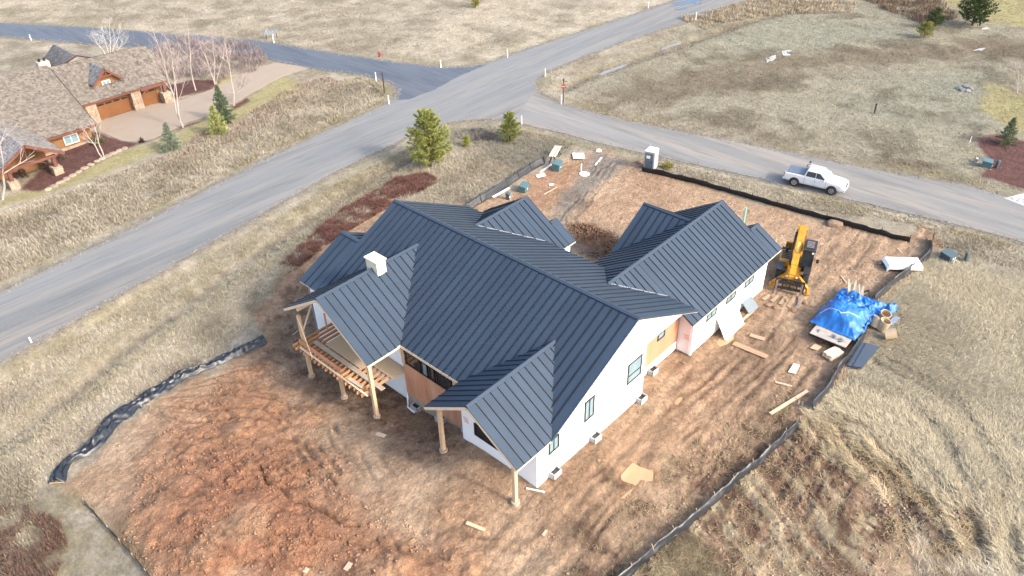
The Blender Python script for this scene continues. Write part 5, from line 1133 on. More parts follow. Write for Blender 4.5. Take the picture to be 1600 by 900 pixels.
def on_tarp(fx, fy): return Vector(q[int(fx*(q.shape[0]-1)), int(fy*(q.shape[1]-1))])+Vector((0, 0, .03))
for A_, B_ in (((.22, .95), (.2, .5)), ((.2, .5), (.36, .22))):
    mb = MB(); P = [on_tarp(A_[0]+(B_[0]-A_[0])*t, A_[1]+(B_[1]-A_[1])*t) for t in np.linspace(0, 1, 14)]; mb.tube(P, .018, 5); mb.build('white_rope', M_PVC, tp)
# load showing at the far end
ld = thing('lumber_load', 'grey boards sticking out from under the far end of the blue tarp', 'lumber', (27.3, -5.6, zt+.56), .3)
for i in range(9): mb = MB(); mb.box((rr.uniform(-.3, .3), -.6+i*.14, .08+.1*(i % 3)), (2.2, .12, .06), rr.uniform(-.1, .1)); mb.build('board', mat('grey_board_%d' % i, tuple(c*.5 for c in lin(196+i*3, 186+i*3, 176)), .8, .1, 3), ld)
# ------------------------------------------------------------------ tubes, panels, lumber
M_TUBE = mat('cardboard_tube', tuple(c*.58 for c in lin(222, 196, 158)), .8, .1, 5)
for lab, px, py, rx, rz_ in (('beige cardboard form tube lying tilted nearest the grass', 1381, 528, 1.2, .5), ('beige cardboard form tube standing open beside the tarp end', 1376, 514, .25, .3), ('beige cardboard form tube at the back of the tube pile', 1377, 500, .3, -.4), ('beige cardboard form tube leaning on the black fence', 1365, 511, .5, 1.4)):
    b = GG(px, py); mb = MB(); mb.lathe([(.36, 0), (.40, 0), (.40, .8), (.36, .8), (.36, .05)], (0, 0, 0), 20); o = mb.build('form_tube', M_TUBE, smooth=False); o.location = b+Vector((0, 0, .1 if rx < 1 else .38)); o.rotation_euler = (rx, 0, rz_); tag(o, lab, 'tube', 'cardboard form tubes by the tarp')
M_PAN = mat('dark_roof_panel_stock', (.045, .058, .078), .4, .1, 1, spec=.6)
def stack(label, PX, nlay, m, name, cat, part, gap=.035, group=None, z0=.12):
    P = [G(*q_) for q_ in PX]; c = sum(P, Vector())/4; z = hz(c.x, c.y); root = thing(name, label, cat, (c.x, c.y, z), 0, group)
    for i in range(nlay):
        j = Vector((rr.uniform(-.05, .05), rr.uniform(-.05, .05), 0)); mb = MB(); mb.prism([Vector((p.x-c.x, p.y-c.y, z0+i*gap))+j for p in P], (0, 0, gap*.8)); mb.build(part, m, root)
    return root
stack('wide pile of dark metal roof panels on the grass by the fence', [(1331,577),(1352,540),(1372,546),(1345,579)], 5, M_PAN, 'roof_panel_pile', 'metal panels', 'panel')
stack('narrow pile of dark metal trim strips next to the wide pile', [(1323,574),(1346,537),(1351,539),(1330,576)], 4, M_PAN, 'trim_strip_pile', 'metal panels', 'strip')
stack('dark metal panels slid under the fence foot', [(1263,637),(1283,612),(1290,614),(1272,640)], 3, M_PAN, 'roof_panel_pile', 'metal panels', 'panel')
stack('short offcut sheets of blue grey metal right of the tubes', [(1384,508),(1398,496),(1406,498),(1393,510)], 2, mat('blue_grey_sheet', (.16, .20, .25), .4, .1, 1), 'metal_sheet', 'metal panels', 'panel')
# lumber bundle
b = GG(1301, 556); o = thing('lumber_bundle', 'small bundle of pale short boards at the trailer tail', 'lumber', b, math.radians(-18))
for k in range(3):
    for i in range(5): mb = MB(); mb.box((rr.uniform(-.06, .06), -.32+i*.16, .1+k*.13), (1.25+rr.uniform(-.1, .1), .15, .1)); mb.build('board', M_WOODY, o)
for x in (-.5, .5): mb = MB(); mb.box((x, 0, .02), (.1, .85, .08)); mb.build('bearer', M_WOOD, o)
# OSB stack under a white sheet
b = GG(1407, 418); o = thing('covered_sheet_stack', 'stack of brown sheathing under a white cover by the fence', 'stack', b, math.radians(-52))
for i in range(7): mb = MB(); mb.box((rr.uniform(-.03, .03), rr.uniform(-.03, .03), .09+i*.055), (2.5, 1.35, .05)); mb.build('sheet', mat('stack_sheet_%d' % i, tuple(c*.5 for c in lin(190+4*i, 140+2*i, 105)), .8, .1, 3), o)
u, v = np.meshgrid(np.linspace(-1, 1, 40), np.linspace(-1, 1, 30), indexing='ij'); x = u*1.45; y = v*.85; hh = .51-.42*sstep(1.22, 1.42, np.abs(x)*1.)*(u < 0)*.6-.30*sstep(.68, .84, np.abs(y))+.10*(fbm(u*2+3, v*2, 3, 6)-.5)*sstep(.2, 1, np.abs(u)); idx = np.arange(1200).reshape(40, 30)
w_ = npmesh('white_cover', np.stack([x, y, hh+.03], -1).reshape(-1, 3), np.stack([idx[:-1, :-1], idx[1:, :-1], idx[1:, 1:], idx[:-1, 1:]], -1).reshape(-1, 4), mat('white_cover', (.72, .72, .71), .5, .05, 2), None, o, True); md = w_.modifiers.new('t', 'SOLIDIFY'); md.thickness = .01
# loose boards lying about
M_PLK = mat('weathered_plank', tuple(c*.55 for c in lin(222, 198, 168)), .85, .15, 3, rnd=.12)
def board(label, a, b_, w, m=None, th=.06, name='plank'):
    A_, B_ = G(*a), G(*b_); zz = [hz(*(A_.lerp(B_, t_)[:2])) for t_ in np.linspace(0, 1, 7)]; A_.z, B_.z = zz[0], zz[-1]; up_ = max(z_-(A_.z+(B_.z-A_.z)*i_/6) for i_, z_ in enumerate(zz)); A_.z += up_+.03; B_.z += up_+.03; mb = MB(); c = (A_+B_)/2; mb.beam(A_-c, B_-c, w, th); o = mb.build(name, m or M_PLK); o.location = c; return tag(o, label, 'board', 'loose boards on the lot')
board('long white board lying across the mud near the fence end', (1203, 649), (1262, 611), .24)
board('tiny wood scrap beside the fence end', (1247, 633), (1249, 627), .12); board('tiny wood scrap right of its twin by the fence end', (1253, 635), (1254, 628), .12)
board('pale plank beside the square sheet', (1211, 597), (1237, 604), .18); board('long pale plank angled out from the garage wall', (1146, 537), (1198, 560), .5, mat('muddy_plank', tuple(c*.55 for c in lin(196, 160, 126)), .8, .12, 3))
board('short pale plank above the long angled plank', (1172, 524), (1194, 532), .4, mat('muddy_plank_b', tuple(c*.55 for c in lin(204, 172, 140)), .8, .12, 3)); board('thin board right of the yellow loader', (1314, 431), (1323, 443), .12)
board('white strip on the dirt near the covered stack', (1402, 389), (1409, 395), .12); board('short log end beside the covered stack', (1373, 413), (1390, 407), .28, M_STAKE, .25); board('pale board at the foot of the garage wall', (1145, 514), (1176, 487), .2)
board('tan board lying on the lower dirt slope', (729, 822), (758, 832), .22, M_OSB); board('pale block at the bottom edge of the dirt', (540, 893), (549, 882), .3); board('pale chip near the tire tracks', (848, 838), (854, 830), .15)
board('white board leaning at the entry fence, left of the pedestal', (770, 308), (796, 293), .25, M_PVC); board('white board between the two green cabinets', (844, 269), (862, 257), .2, M_PVC); board('thin pale stick on the entry bank', (850, 304), (870, 293), .08); board('white scrap on the entry bank', (858, 289), (865, 288), .3, M_PVC)
board('grey stick in the brown soil left of the deck', (457, 525), (484, 503), .12, M_STAKE); board('white pipe lying beside the porch corner', (822, 763), (851, 770), .08, M_PVC); board('tan scrap in the soil below the deck', (588, 677), (602, 681), .3)
board('thin white scrap on the lower left slope', (475, 893), (480, 886), .25); board('pale stick on the drive edge', (930, 258), (940, 247), .15, M_PVC)
for i in range(5): board(ORD[i]+' broken lumber piece from the left before the loader forks', (1192+i*13, 470+(i*37) % 17), (1202+i*13, 462+(i*23) % 22), .25, M_STAKE, .12)
def flat_sheet(label, PX, m, th=.02, z=.04, name='sheet'):
    P = [G(*q_) for q_ in PX]; c = sum(P, Vector())/len(P); z0 = max(hz(p.x, p.y) for p in P)+z; mb = MB(); mb.prism([Vector((p.x-c.x, p.y-c.y, 0)) for p in P], (0, 0, th)); o = mb.build(name, m); o.location = (c.x, c.y, z0); return tag(o, label, 'sheet', None)
flat_sheet('small square white sheet lying on the churned dirt', [(1231,582),(1240,568),(1250,571),(1243,585)], M_WOODY); flat_sheet('pale plywood square in front of the trailer tail', [(1265,545),(1273,538),(1284,543),(1277,549)], M_OSB)
flat_sheet('white panel on the grass above the drive entrance', [(894,241),(912,241),(914,250),(896,250)], M_PVC, z=.12); flat_sheet('white patch of sheeting beside the entry cabinets', [(837,274),(850,270),(853,275),(840,278)], M_PVC)
b = GG(913, 272); mb = MB(); mb.lathe([(.55, -.1), (.55, .06), (.5, .09), (.1, .09)], (0, 0, 0), 24); o = mb.build('manhole_cover', mat('lid_plastic', (.62, .57, .5), .6, .1, 3)); o.location = b; tag(o, 'round pale manhole lid beside the drive', 'lid')
# sawhorse table
b = GG(867, 249); o = thing('sawhorse_table', 'pale boards laid over black sawhorses at the lot entrance', 'sawhorse', b, .45)
for x in (-.95, .95):
    mb = MB()
    for sy in (-1, 1): mb.beam((x-.25, sy*.35, 0), (x-.05, sy*.08, .85), .09, .09); mb.beam((x+.25, sy*.35, 0), (x+.05, sy*.08, .85), .09, .09)
    mb.beam((x, -.5, .85), (x, .5, .85), .1, .1); mb.build('sawhorse', M_BLK, o)
for y in (-.3, 0, .25): mb = MB(); mb.box((0, y, .93), (2.7, .2, .05)); mb.build('board', M_WOODY, o)
# leaning sheets at the garage wall
lw = thing('leaning_foam_sheet', 'white foam sheet leaning on the garage wall', 'sheet', (0, 0, 0)); mb = MB(); z = hz(16.5, -.5); mb.prism([(15.9, -.65, z), (18.7, -.65, z), (18.7, .30, z+1.6), (15.9, .30, z+1.6)], (0, -.05, .03)); mb.build('foam_board', M_WRAP, lw); mb = MB(); mb.beam((15.9, -.75, z+.06), (18.7, -.75, z+.06), .06, .12); mb.build('foot_board', M_WOODY, lw)
cg = thing('corrugated_sheet', 'grey corrugated panel leaning at the far end of the garage wall', 'sheet', (0, 0, 0)); mb = MB(); z = hz(20, -.4); mb.prism([(19.9, -.5, z), (21.3, -.5, z), (21.3, .28, z+.75), (19.9, .28, z+.75)], (0, -.03, .02)); p_ = mb.build('panel_body', mat('galv_sheet', (.26, .30, .33), .4, .1, 4), cg); mb = MB()
for i in range(9): mb.beam((19.95+i*.16, -.53, z+.04), (19.95+i*.16, .24, z+.78), .06, .05)
mb.build('corrugation', mat('galv_sheet_dark', (.14, .17, .19), .4, .1, 4), p_)
# riser pipe behind the garage
b = GG(1161, 352); o = thing('riser_pipe', 'upright green plastic pipe behind the garage roof end', 'pipe', b); mb = MB(); mb.tube([(0, 0, -.1), (0, 0, max(1.2, height_at(b, 324)))], .09, 10); mb.build('pipe', mat('sewer_green', (.22, .48, .40), .4, .06, 2), o); mb = MB(); mb.lathe([(.13, 0), (.13, .25)], (0, 0, 0), 10); mb.build('coupling', M_PVC, o)
# ------------------------------------------------------------------ rocks
M_ROCK = mat('field_stone', tuple(c*.42 for c in lin(180, 150, 126)), .9, .2, 3, .4, 8)
def rock(label, px, py, r_, seed, m=None, group='loose stones on the lot', g=None):
    b = g or GG(px, py); bm = bmesh.new(); bmesh.ops.create_icosphere(bm, subdivisions=2, radius=r_); R_ = random.Random(seed); k = [Vector((R_.gauss(0, 1), R_.gauss(0, 1), R_.gauss(0, 1))).normalized() for _ in range(7)]
    for v in bm.verts:
        d_ = v.co.normalized(); s_ = 1
        for a in k: s_ = min(s_, .72/max(.05, d_.dot(a)))
        v.co = d_*r_*s_; v.co.z *= .65; v.co.x *= 1.25
    me = bpy.data.meshes.new('rock'); bm.to_mesh(me); bm.free(); me.materials.append(m or M_ROCK); o = bpy.data.objects.new('rock', me); COL.objects.link(o); o.location = b+Vector((0, 0, r_*.2)); o.rotation_euler = (0, 0, R_.uniform(0, 6)); tag(o, label, 'rock', group); return o
rock('large pale boulder lying in front of the black street fence', 1304, 351, .65, 1)
M_ROCKG = mat('grey_stone', (.16, .16, .16), .9, .2, 3, .4, 8)
for i, (px, py) in enumerate(((1499, 138), (1504, 141), (1508, 136), (1511, 142), (1516, 139))): rock(ORD[i]+' grey rock from the left in the small field heap', px, py, .45, 20+i, M_ROCKG, 'heap of grey rocks')
rock('dark stone at the foot of the portable toilet', 999, 254, .35, 30); rock('white stone at the drive corner', 935, 236, .3, 31, M_PVC)
for i, (lab, px, py) in enumerate((('pale stone below the fallen black fence end', 395, 540), ('stone in dark soil left of the middle deck post', 470, 600), ('stone on the dirt below the deck corner post', 612, 665), ('stone between the two porch posts, out on the dirt', 745, 770), ('stone beside the long crack in the orange dirt', 520, 770), ('stone at the bottom edge under the orange mound', 560, 870), ('stone in the tyre tracks below the porch corner', 760, 868),
   ('stone next to the large tan puddle', 935, 722), ('stone by the small puddle along the gable wall', 1030, 650), ('stone at the recess corner of the side wall', 1068, 568), ('stone in the dug courtyard mud', 905, 395), ('stone on the courtyard track edge', 885, 362), ('stone between the loader and covered stack', 1330, 420), ('stone midway along the black street fence, house side', 1100, 312), ('stone high on the left dirt slope near the fallen fence', 300, 690))): rock(lab, px, py, rr.uniform(.08, .17), 50+i, M_ROCK)
for i, (px, py) in enumerate(((1200, 478), (1206, 462), (1214, 482), (1228, 470), (1240, 484), (1258, 472))): rock(ORD[i]+' chunk of broken rubble before the loader forks, listed from the wall', px, py, rr.uniform(.14, .3), 120+i, mat('chunk_%d' % i, tuple(c*.5 for c in lin(168+i*3, 136+i*2, 112)), .9, .2, 3, .3, 9), 'broken chunks before the loader')
# ------------------------------------------------------------------ water, snow
for px in (c8([(400,338),(440,318),(500,298),(540,288),(530,300),(480,322),(430,342)], 800, 0, 3), c8([(690,222),(730,205),(780,190),(800,188),(790,204),(740,216),(700,232)], 800, 0, 3)):
    P = [gz(*q_)[:2] for q_ in px]; sheet('ditch_water', [tuple(p) for p in P], float(np.mean([hz(*p) for p in P]))+.03, mat('ditch_water_sheen', tuple(c*.5 for c in lin(170, 165, 160)), .15, .1, 1), .08, 'structure', .5)
for px in (c8([(750,15),(800,5),(880,-5),(890,0),(850,18),(770,28)], 800, 0, 3), c8([(760,45),(820,32),(820,44),(780,50)], 800, 0, 3), c8([(850,18),(890,10),(885,20),(855,24)], 800, 0, 3)):
    sheet('road_puddle', [tuple(gz(*q_)[:2]) for q_ in px], .042, mat('puddle_film', (.05, .06, .08), .05, .1, 1), .05, 'structure', .6)
for px in ([(1198,92),(1205,88),(1213,87),(1210,93),(1200,98)], [(1221,80),(1232,78),(1237,79),(1230,83),(1236,86),(1224,87)], [(1520,79),(1530,76),(1540,75),(1534,79)], [(1533,44),(1542,42),(1546,45),(1536,46)]):
    P = [gz(*q_)[:2] for q_ in px]; sheet('snow_patch', [tuple(p) for p in P], float(np.mean([hz(*p) for p in P]))+.03, M_SNOW, .25, 'structure', .5)
# ================================================================== VEHICLES AND PERSON
def loft(secs):
    """secs: list of rings with equal point counts -> closed mesh"""
    mb = MB(); n = len(secs[0]); V = [p for s in secs for p in s]; F = []
    for i in range(len(secs)-1):
        for k in range(n): F.append((i*n+k, i*n+(k+1) % n, (i+1)*n+(k+1) % n, (i+1)*n+k))
    F += [tuple(range(n))[::-1], tuple((len(secs)-1)*n+k for k in range(n))]; mb.add(V, F); return mb
M_WHITE = mat('white_car_paint', (.60, .60, .61), .25, .02, 1, coat=.6); M_TYRE = mat('tyre_rubber', (.02, .02, .02), .85, .15, 8); M_RIM = mat('alloy_rim', (.5, .5, .52), .3, .1, 3, metal=.6)
M_CGL = mat('car_glass', (.02, .03, .035), .05, .1, 1, spec=.7); M_WSH = mat('windscreen_glass', (.16, .24, .28), .05, .1, 1, spec=.8); M_TON = mat('tonneau_vinyl', (.09, .11, .14), .5, .08, 3)
tk = thing('pickup_truck', 'white crew cab pickup truck parked on the side road', 'truck', (43.2, 5.0, .034), math.atan2(-.985, .17))
def ring(x, zb_, zt_, w, wt=None):
    wt = wt or w*.965; zm = zb_+(zt_-zb_)*.62
    return [(x, -w*.93, zb_), (x, -w, zb_+.16), (x, -w, zm), (x, -wt, zt_-.05), (x, -wt+.08, zt_), (x, wt-.08, zt_), (x, wt, zt_-.05), (x, w, zm), (x, w, zb_+.16), (x, w*.93, zb_)]
b = loft([ring(-2.93, .62, 1.16, .93), ring(-2.86, .52, 1.30, .985), ring(-1.8, .46, 1.31, 1.0), ring(-.98, .45, 1.31, 1.0), ring(.4, .45, 1.27, 1.0), ring(1.28, .45, 1.26, 1.0), ring(1.9, .46, 1.22, .99), ring(2.55, .48, 1.14, .97), ring(2.82, .5, 1.06, .92), ring(2.93, .56, .96, .85)]).build('body', M_WHITE, tk, smooth=False, bevel=.012)
cb = [(-.98, .94, 1.27), (-.86, .86, 1.62), (-.74, .76, 1.90)]
def rr_(z, x0, x1, w): return [(x0, -w, z), (x1, -w, z), (x1, w, z), (x0, w, z)]
g = loft([rr_(1.26, -1.0, 1.32, .95), rr_(1.60, -.93, .87, .868), rr_(1.88, -.84, .50, .78), rr_(1.935, -.74, .36, .70)]).build('cab', M_WHITE, tk, bevel=.02)
def pane(name, P, m, par=tk): q = MB(); P = [Vector(p) for p in P]; n = (P[1]-P[0]).cross(P[2]-P[0]).normalized(); c = sum(P, Vector())/4; n = n if n.dot(c-Vector((0, 0, 1.3))) > 0 else -n; q.prism([p+n*.004 for p in P], n*.008); return q.build(name, m, par)
pane('windscreen', [(1.245, -.80, 1.33), (1.245, .80, 1.33), (.545, .68, 1.86), (.545, -.68, 1.86)], M_WSH)
pane('rear_window', [(-.985, -.75, 1.40), (-.985, .75, 1.40), (-.87, .68, 1.82), (-.87, -.68, 1.82)], M_CGL)
for s in (-1, 1):
    f = lambda z: .945-(z-1.28)*.24
    pane('side_window', [(.12, s*f(1.34), 1.34), (1.02, s*f(1.34), 1.34), (.44, s*(f(1.82)), 1.82), (.12, s*f(1.84), 1.84)], M_CGL); pane('side_window', [(-.86, s*f(1.34), 1.34), (.06, s*f(1.34), 1.34), (.06, s*f(1.84), 1.84), (-.76, s*f(1.84), 1.84)], M_CGL)
    for x in (.08, 1.14, -.92): q = MB(); q.box((x, s*1.004, .86), (.015, .006, .78)); q.build('door_gap', M_BLK, tk)
    for x in (.22, -.72): q = MB(); q.box((x, s*1.012, 1.12), (.17, .03, .035)); q.build('door_handle', M_WHITE, tk)
    q = MB(); q.box((1.0, s*1.12, 1.32), (.1, .24, .2)); q.build('mirror', M_WHITE, tk, bevel=.02)
    q = MB(); q.box((2.80, s*.72, .92), (.2, .3, .17), s*-.25); q.build('headlight', mat('lamp_glass_%d' % s, (.55, .57, .6), .1, .1, 3), tk); q = MB(); q.box((-2.91, s*.88, 1.02), (.08, .12, .38)); q.build('taillight', mat('tail_red_%d' % s, (.25, .02, .02), .2, .1, 3), tk)
    for x in (-1.83, 1.78):
        q = MB(); q.lathe([(.02, -.012), (.505, -.012), (.505, .0), (.02, .0)], (x, s*1.006, .47), 28, Matrix.Rotation(math.pi/2, 3, 'X')); q.build('wheel_arch', M_BLK, tk)
        q = MB(); q.lathe([(.25, -.13), (.36, -.14), (.41, -.10), (.42, 0), (.41, .10), (.36, .14), (.25, .13)], (x, s*.9+s*.01, .42), 28, Matrix.Rotation(math.pi/2, 3, 'X')); w_ = q.build('wheel', M_TYRE, tk)
        q = MB(); q.lathe([(.02, -.1), (.26, -.1), (.275, 0), (.26, .1), (.02, .1)], (x, s*.955, .42), 20, Matrix.Rotation(math.pi/2, 3, 'X')); r_ = q.build('rim', M_RIM, w_)
        q = MB()
        for k in range(6): a = k*math.pi/3+.2; q.beam((x+.07*math.cos(a), s*1.062, .42+.07*math.sin(a)), (x+.25*math.cos(a+.35), s*1.062, .42+.25*math.sin(a+.35)), .06, .012, (0, 1, 0))
        q.build('spoke', M_BLK, w_)
q = MB(); q.box((-1.92, 0, 1.33), (1.78, 1.72, .04)); q.build('bed_cover', M_TON, tk, bevel=.01)
q = MB(); q.box((-2.97, 0, .62), (.14, 1.9, .2)); q.build('rear_bumper', M_WHITE, tk, bevel=.02); q = MB(); q.box((2.93, 0, .62), (.16, 1.75, .26)); q.build('front_bumper', M_WHITE, tk, bevel=.03); q = MB(); q.box((2.93, 0, .88), (.06, 1.05, .26)); q.build('grille', M_BLK, tk); q = MB(); q.box((-.1, 0, .44), (5.0, 1.6, .1)); q.build('underbody', M_BLK, tk)
q = MB(); q.box((3.012, 0, .57), (.01, .5, .12)); q.build('licence_plate', M_PVC, tk)
# ------------------------------------------------------------------ telehandler
M_YEL = mat('machine_yellow', (.42, .19, .008), .45, .2, 1.5, col2=(.50, .26, .015)); M_MBK = mat('machine_black', (.02, .02, .022), .5, .2, 4); M_STEEL = mat('fork_steel', tuple(c*.5 for c in lin(190, 170, 165)), .5, .2, 4, metal=.3)
fx, fy = -.945, -.327; tx_, ty_ = 27.6, -.35; th = thing('telehandler', 'yellow telescopic fork loader working beside the garage end', 'loader', (tx_, ty_, hz(tx_, ty_)), math.atan2(fy, fx)); th.scale = (1.08, 1.08, 1.08)
def T(name, fn, m, par=None, bev=.0): q = MB(); fn(q); return q.build(name, m, par or th, bevel=bev)
T('chassis', lambda q: (q.bb(-2.3, 1.9, -.5, .5, .55, 1.05), q.bb(-2.55, -2.3, -1.0, 1.0, .6, 1.3)), M_YEL, bev=.03)
T('axle', lambda q: (q.bb(-1.5, -1.2, -.9, .9, .5, .75), q.bb(1.2, 1.5, -.9, .9, .5, .75)), M_MBK)
for x in (-1.4, 1.35):
    for s in (-1, 1):
        w_ = T('wheel', lambda q: q.lathe([(.3, -.2), (.55, -.22), (.62, -.17), (.63, 0), (.62, .17), (.55, .22), (.3, .2)], (x, s*.98, .62), 24, Matrix.Rotation(math.pi/2, 3, 'X')), M_TYRE)
        T('rim', lambda q: q.lathe([(.05, -.16), (.31, -.18), (.31, .18), (.05, .16)], (x, s*.99, .62), 16, Matrix.Rotation(math.pi/2, 3, 'X')), M_YEL, w_)
        for k in range(12): a = k*math.pi/6; T('tread_lug', lambda q: q.beam((x+.63*math.cos(a), s*.98-.19, .62+.63*math.sin(a)), (x+.63*math.cos(a+.2), s*.98+.19, .62+.63*math.sin(a+.2)), .09, .06, (math.cos(a), 0, math.sin(a))), M_TYRE, w_)
    
for s in (-1, 1): T('fender', lambda q: q.bb(.85, 1.95, s*.97-.25, s*.97+.25, 1.3, 1.36), M_MBK)
c_ = T('cab', lambda q: (q.bb(-.95, .75, .38, 1.2, .75, 1.35),), M_MBK, bev=.03)
T('cab_glass', lambda q: q.prism([(-.9, .42, 1.352), (.72, .42, 1.352), (.5, .46, 2.56), (-.8, .46, 2.56)], (0, .72, 0)), M_CGL, c_)
T('cab_roof', lambda q: (q.bb(-.98, .66, .40, 1.28, 2.57, 2.66), q.bb(-.7, .4, .52, 1.12, 2.661, 2.7)), M_MBK, c_)
T('cab_pillars', lambda q: [q.beam((xa, y, 1.35), (xb_, y, 2.6), .07, .07) for xa, xb_ in ((-.92, -.86), (.74, .54)) for y in (.4, 1.18)], M_MBK, c_)
T('roof_grille', lambda q: [q.bb(-.6+i*.2, -.52+i*.2, .55, 1.09, 2.7, 2.73) for i in range(5)], M_STEEL, c_)
T('mirror', lambda q: (q.beam((.7, 1.2, 2.0), (.95, 1.5, 2.1), .03, .03), q.box((.97, 1.52, 2.05), (.06, .2, .3))), M_MBK, c_)
T('work_light', lambda q: q.box((.66, 1.1, 2.45), (.08, .14, .12)), M_PVC, c_)
T('engine_hood', lambda q: q.bb(-1.0, .75, -1.2, -.42, .8, 1.42), M_YEL, bev=.08); T('hood_vent', lambda q: [q.bb(-.8+i*.25, -.65+i*.25, -1.1, -.5, 1.425, 1.445) for i in range(5)], M_MBK); T('air_intake', lambda q: q.lathe([(.09, 1.42), (.09, 1.7), (.14, 1.72), (.12, 1.82)], (-.7, -.8, 0), 12), M_MBK)
T('fuel_tank', lambda q: q.bb(-.2, .85, -1.24, -.75, .35, .79), M_MBK)
bo = T('boom', lambda q: q.beam((-2.5, -.02, 2.7), (1.7, -.02, 1.62), .50, .58), M_YEL, bev=.03)
T('inner_boom', lambda q: q.beam((1.6, -.02, 1.66), (2.6, -.02, 1.36), .40, .42), M_YEL, bo, .02); T('boom_head', lambda q: (q.prism([(2.35, -.2, 1.62), (2.75, -.2, 1.42), (2.85, -.2, .55), (2.5, -.2, .55)], (0, .36, 0)),), M_YEL, bo, .02)
T('boom_pivot', lambda q: (q.prism([(-2.5, -.42, 1.0), (-1.7, -.42, 1.0), (-2.0, -.42, 2.85), (-2.7, -.42, 2.85)], (0, .12, 0)), q.prism([(-2.5, .28, 1.0), (-1.7, .28, 1.0), (-2.0, .28, 2.85), (-2.7, .28, 2.85)], (0, .12, 0))), M_YEL, bo)
T('hose', lambda q: [q.tube([(-1.9, -.35-.05*i, 2.6), (-.6, -.36-.05*i, 2.28), (.9, -.36-.05*i, 1.98), (1.7, -.30-.04*i, 1.7)], .03, 6) for i in range(3)], M_MBK, bo)
T('lift_cylinder', lambda q: (q.tube([(-.9, -.02, .95), (.2, -.02, 1.45)], .11, 10), q.tube([(.2, -.02, 1.45), (.9, -.02, 1.6)], .06, 10)), M_STEEL, bo)
T('boom_stripe', lambda q: q.beam((-.6, -.02, 2.51), (.5, -.02, 2.23), .2, .02), mat('boom_label', (.75, .42, .1), .4, .1, 3), bo)
ca = T('fork_carriage', lambda q: (q.bb(2.86, 3.02, -1.05, 1.05, .85, 1.0), q.bb(2.86, 3.02, -1.05, 1.05, .35, .5), [q.bb(2.88, 3.0, y-.05, y+.05, .3, 1.2) for y in (-1.0, -.5, 0, .5, 1.0)], q.bb(2.9, 2.98, -1.05, 1.05, 1.15, 1.25)), M_MBK)
for y in (-.92, .88): T('fork', lambda q: (q.bb(3.02, 3.08, y-.07, y+.07, .1, 1.05), q.prism([(3.08, y-.07, .08), (4.75, y-.07, .05), (4.75, y-.07, .065), (3.08, y-.07, .14)], (0, .14, 0))), M_STEEL, ca)
for s in (-1, 1): T('stabiliser', lambda q: (q.beam((1.75, s*.42, .95), (2.45, s*1.25, .42), .2, .24), q.beam((2.45, s*1.25, .45), (2.5, s*1.3, .08), .14, .14), q.box((2.5, s*1.3, .05), (.36, .36, .06))), M_YEL, bev=.0)
T('headlight', lambda q: (q.box((1.98, .35, .9), (.06, .16, .12)), q.box((1.98, -.35, .9), (.06, .16, .12))), M_PVC)
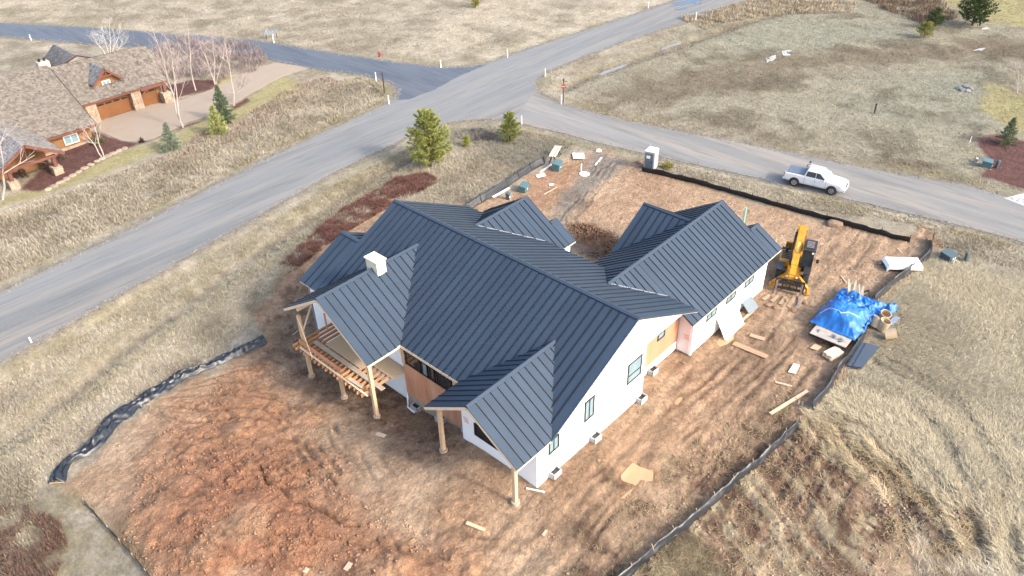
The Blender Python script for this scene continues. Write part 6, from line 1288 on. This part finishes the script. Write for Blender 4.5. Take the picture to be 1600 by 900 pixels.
# ------------------------------------------------------------------ person behind the truck bed
def person(label, loc, rz):
    J = {'pel': (0, 0, .96, .135), 'sp': (0, .0, 1.15, .13), 'ch': (0, .0, 1.36, .155), 'nk': (0, 0, 1.50, .06), 'hd0': (0, .02, 1.58, .085), 'hd1': (0, .02, 1.68, .10), 'hd2': (0, .015, 1.76, .075)}
    E = [('pel', 'sp'), ('sp', 'ch'), ('ch', 'nk'), ('nk', 'hd0'), ('hd0', 'hd1'), ('hd1', 'hd2')]
    for s, n in ((1, 'r'), (-1, 'l')):
        J.update({'sh'+n: (s*.19, 0, 1.42, .075), 'el'+n: (s*.26, -.02, 1.15, .052), 'wr'+n: (s*.24, .18, 1.02, .036), 'pa'+n: (s*.235, .25, 1.0, .038), 'hp'+n: (s*.09, 0, .90, .10), 'kn'+n: (s*.10, .02, .50, .066), 'an'+n: (s*.11, -.02, .10, .046), 'to'+n: (s*.12, .15, .045, .042)})
        E += [('ch', 'sh'+n), ('sh'+n, 'el'+n), ('el'+n, 'wr'+n), ('wr'+n, 'pa'+n), ('pel', 'hp'+n), ('hp'+n, 'kn'+n), ('kn'+n, 'an'+n), ('an'+n, 'to'+n)]
        for k in range(4): J['f%d%s' % (k, n)] = (s*(.235+(k-1.5)*.02), .33-.008*abs(k-1.5), .985, .009); E.append(('pa'+n, 'f%d%s' % (k, n)))
        J['th'+n] = (s*.19, .26, 1.0, .010); E.append(('wr'+n, 'th'+n))
    K = list(J); me = bpy.data.meshes.new('body'); me.from_pydata([J[k][:3] for k in K], [(K.index(a), K.index(b_)) for a, b_ in E], []); o = bpy.data.objects.new('tmp', me); COL.objects.link(o)
    md = o.modifiers.new('s', 'SKIN'); md.use_smooth_shade = True
    for i, k in enumerate(K): me.skin_vertices[0].data[i].radius = (J[k][3],)*2; me.skin_vertices[0].data[i].use_root = k == 'pel'
    sb = o.modifiers.new('u', 'SUBSURF'); sb.levels = 1; sb.render_levels = 1; bpy.context.view_layer.update()
    m2 = bpy.data.meshes.new_from_object(o.evaluated_get(bpy.context.evaluated_depsgraph_get())); bpy.data.objects.remove(o)
    for m in (mat('dark_trousers', (.03, .035, .05), .8, .1, 4), mat('grey_jacket', (.20, .22, .24), .8, .15, 4), mat('skin_tone', (.45, .27, .19), .6, .05, 4), mat('black_boots', (.015, .015, .015), .6, .1, 4)): m2.materials.append(m)
    for p in m2.polygons:
        c = p.center; p.material_index = 3 if c.z < .12 else 0 if (c.z < .97 and abs(c.x) < .2) else 2 if (c.z > 1.5 or (c.y > .17 and c.z < 1.1)) else 1; p.use_smooth = True
    root = thing('person', label, 'person', loc, rz); b_ = bpy.data.objects.new('body', m2); COL.objects.link(b_); b_.parent = root
    q = MB(); q.lathe([(.108, 1.70), (.112, 1.74), (.09, 1.80), (.03, 1.83)], (0, .015, 0), 14); q.prism([(-.08, .1, 1.715), (.08, .1, 1.715), (.06, .21, 1.70), (-.06, .21, 1.70)], (0, 0, .015)); q.build('cap', mat('black_cap', (.015, .015, .017), .8, .1, 4), root)
    q = MB()
    for s in (-1, 1): q.box((s*.035, .115, 1.665), (.022, .012, .012))
    q.build('eyes', M_BLK, root); q = MB(); q.prism([(-.014, .112, 1.62), (.014, .112, 1.62), (0, .112, 1.665)], (0, .025, 0)); q.build('nose', m2.materials[2], root)
    q = MB(); q.lathe([(.165, .98), (.185, 1.2), (.19, 1.40)], (0, 0, 0), 14); 
    v_ = q.build('vest', mat('white_black_vest', (.55, .55, .55), .8, .2, 5), root); v_.scale = (1, .82, 1)
a_ = math.atan2(-.985, .17); lf = Vector((-math.sin(a_), math.cos(a_), 0)); fw = Vector((math.cos(a_), math.sin(a_), 0))
pp = Vector((43.2, 5.0, .034))+lf*1.6-fw*1.15; person('person in black cap and grey jacket standing beyond the truck bed', pp, a_+math.pi)
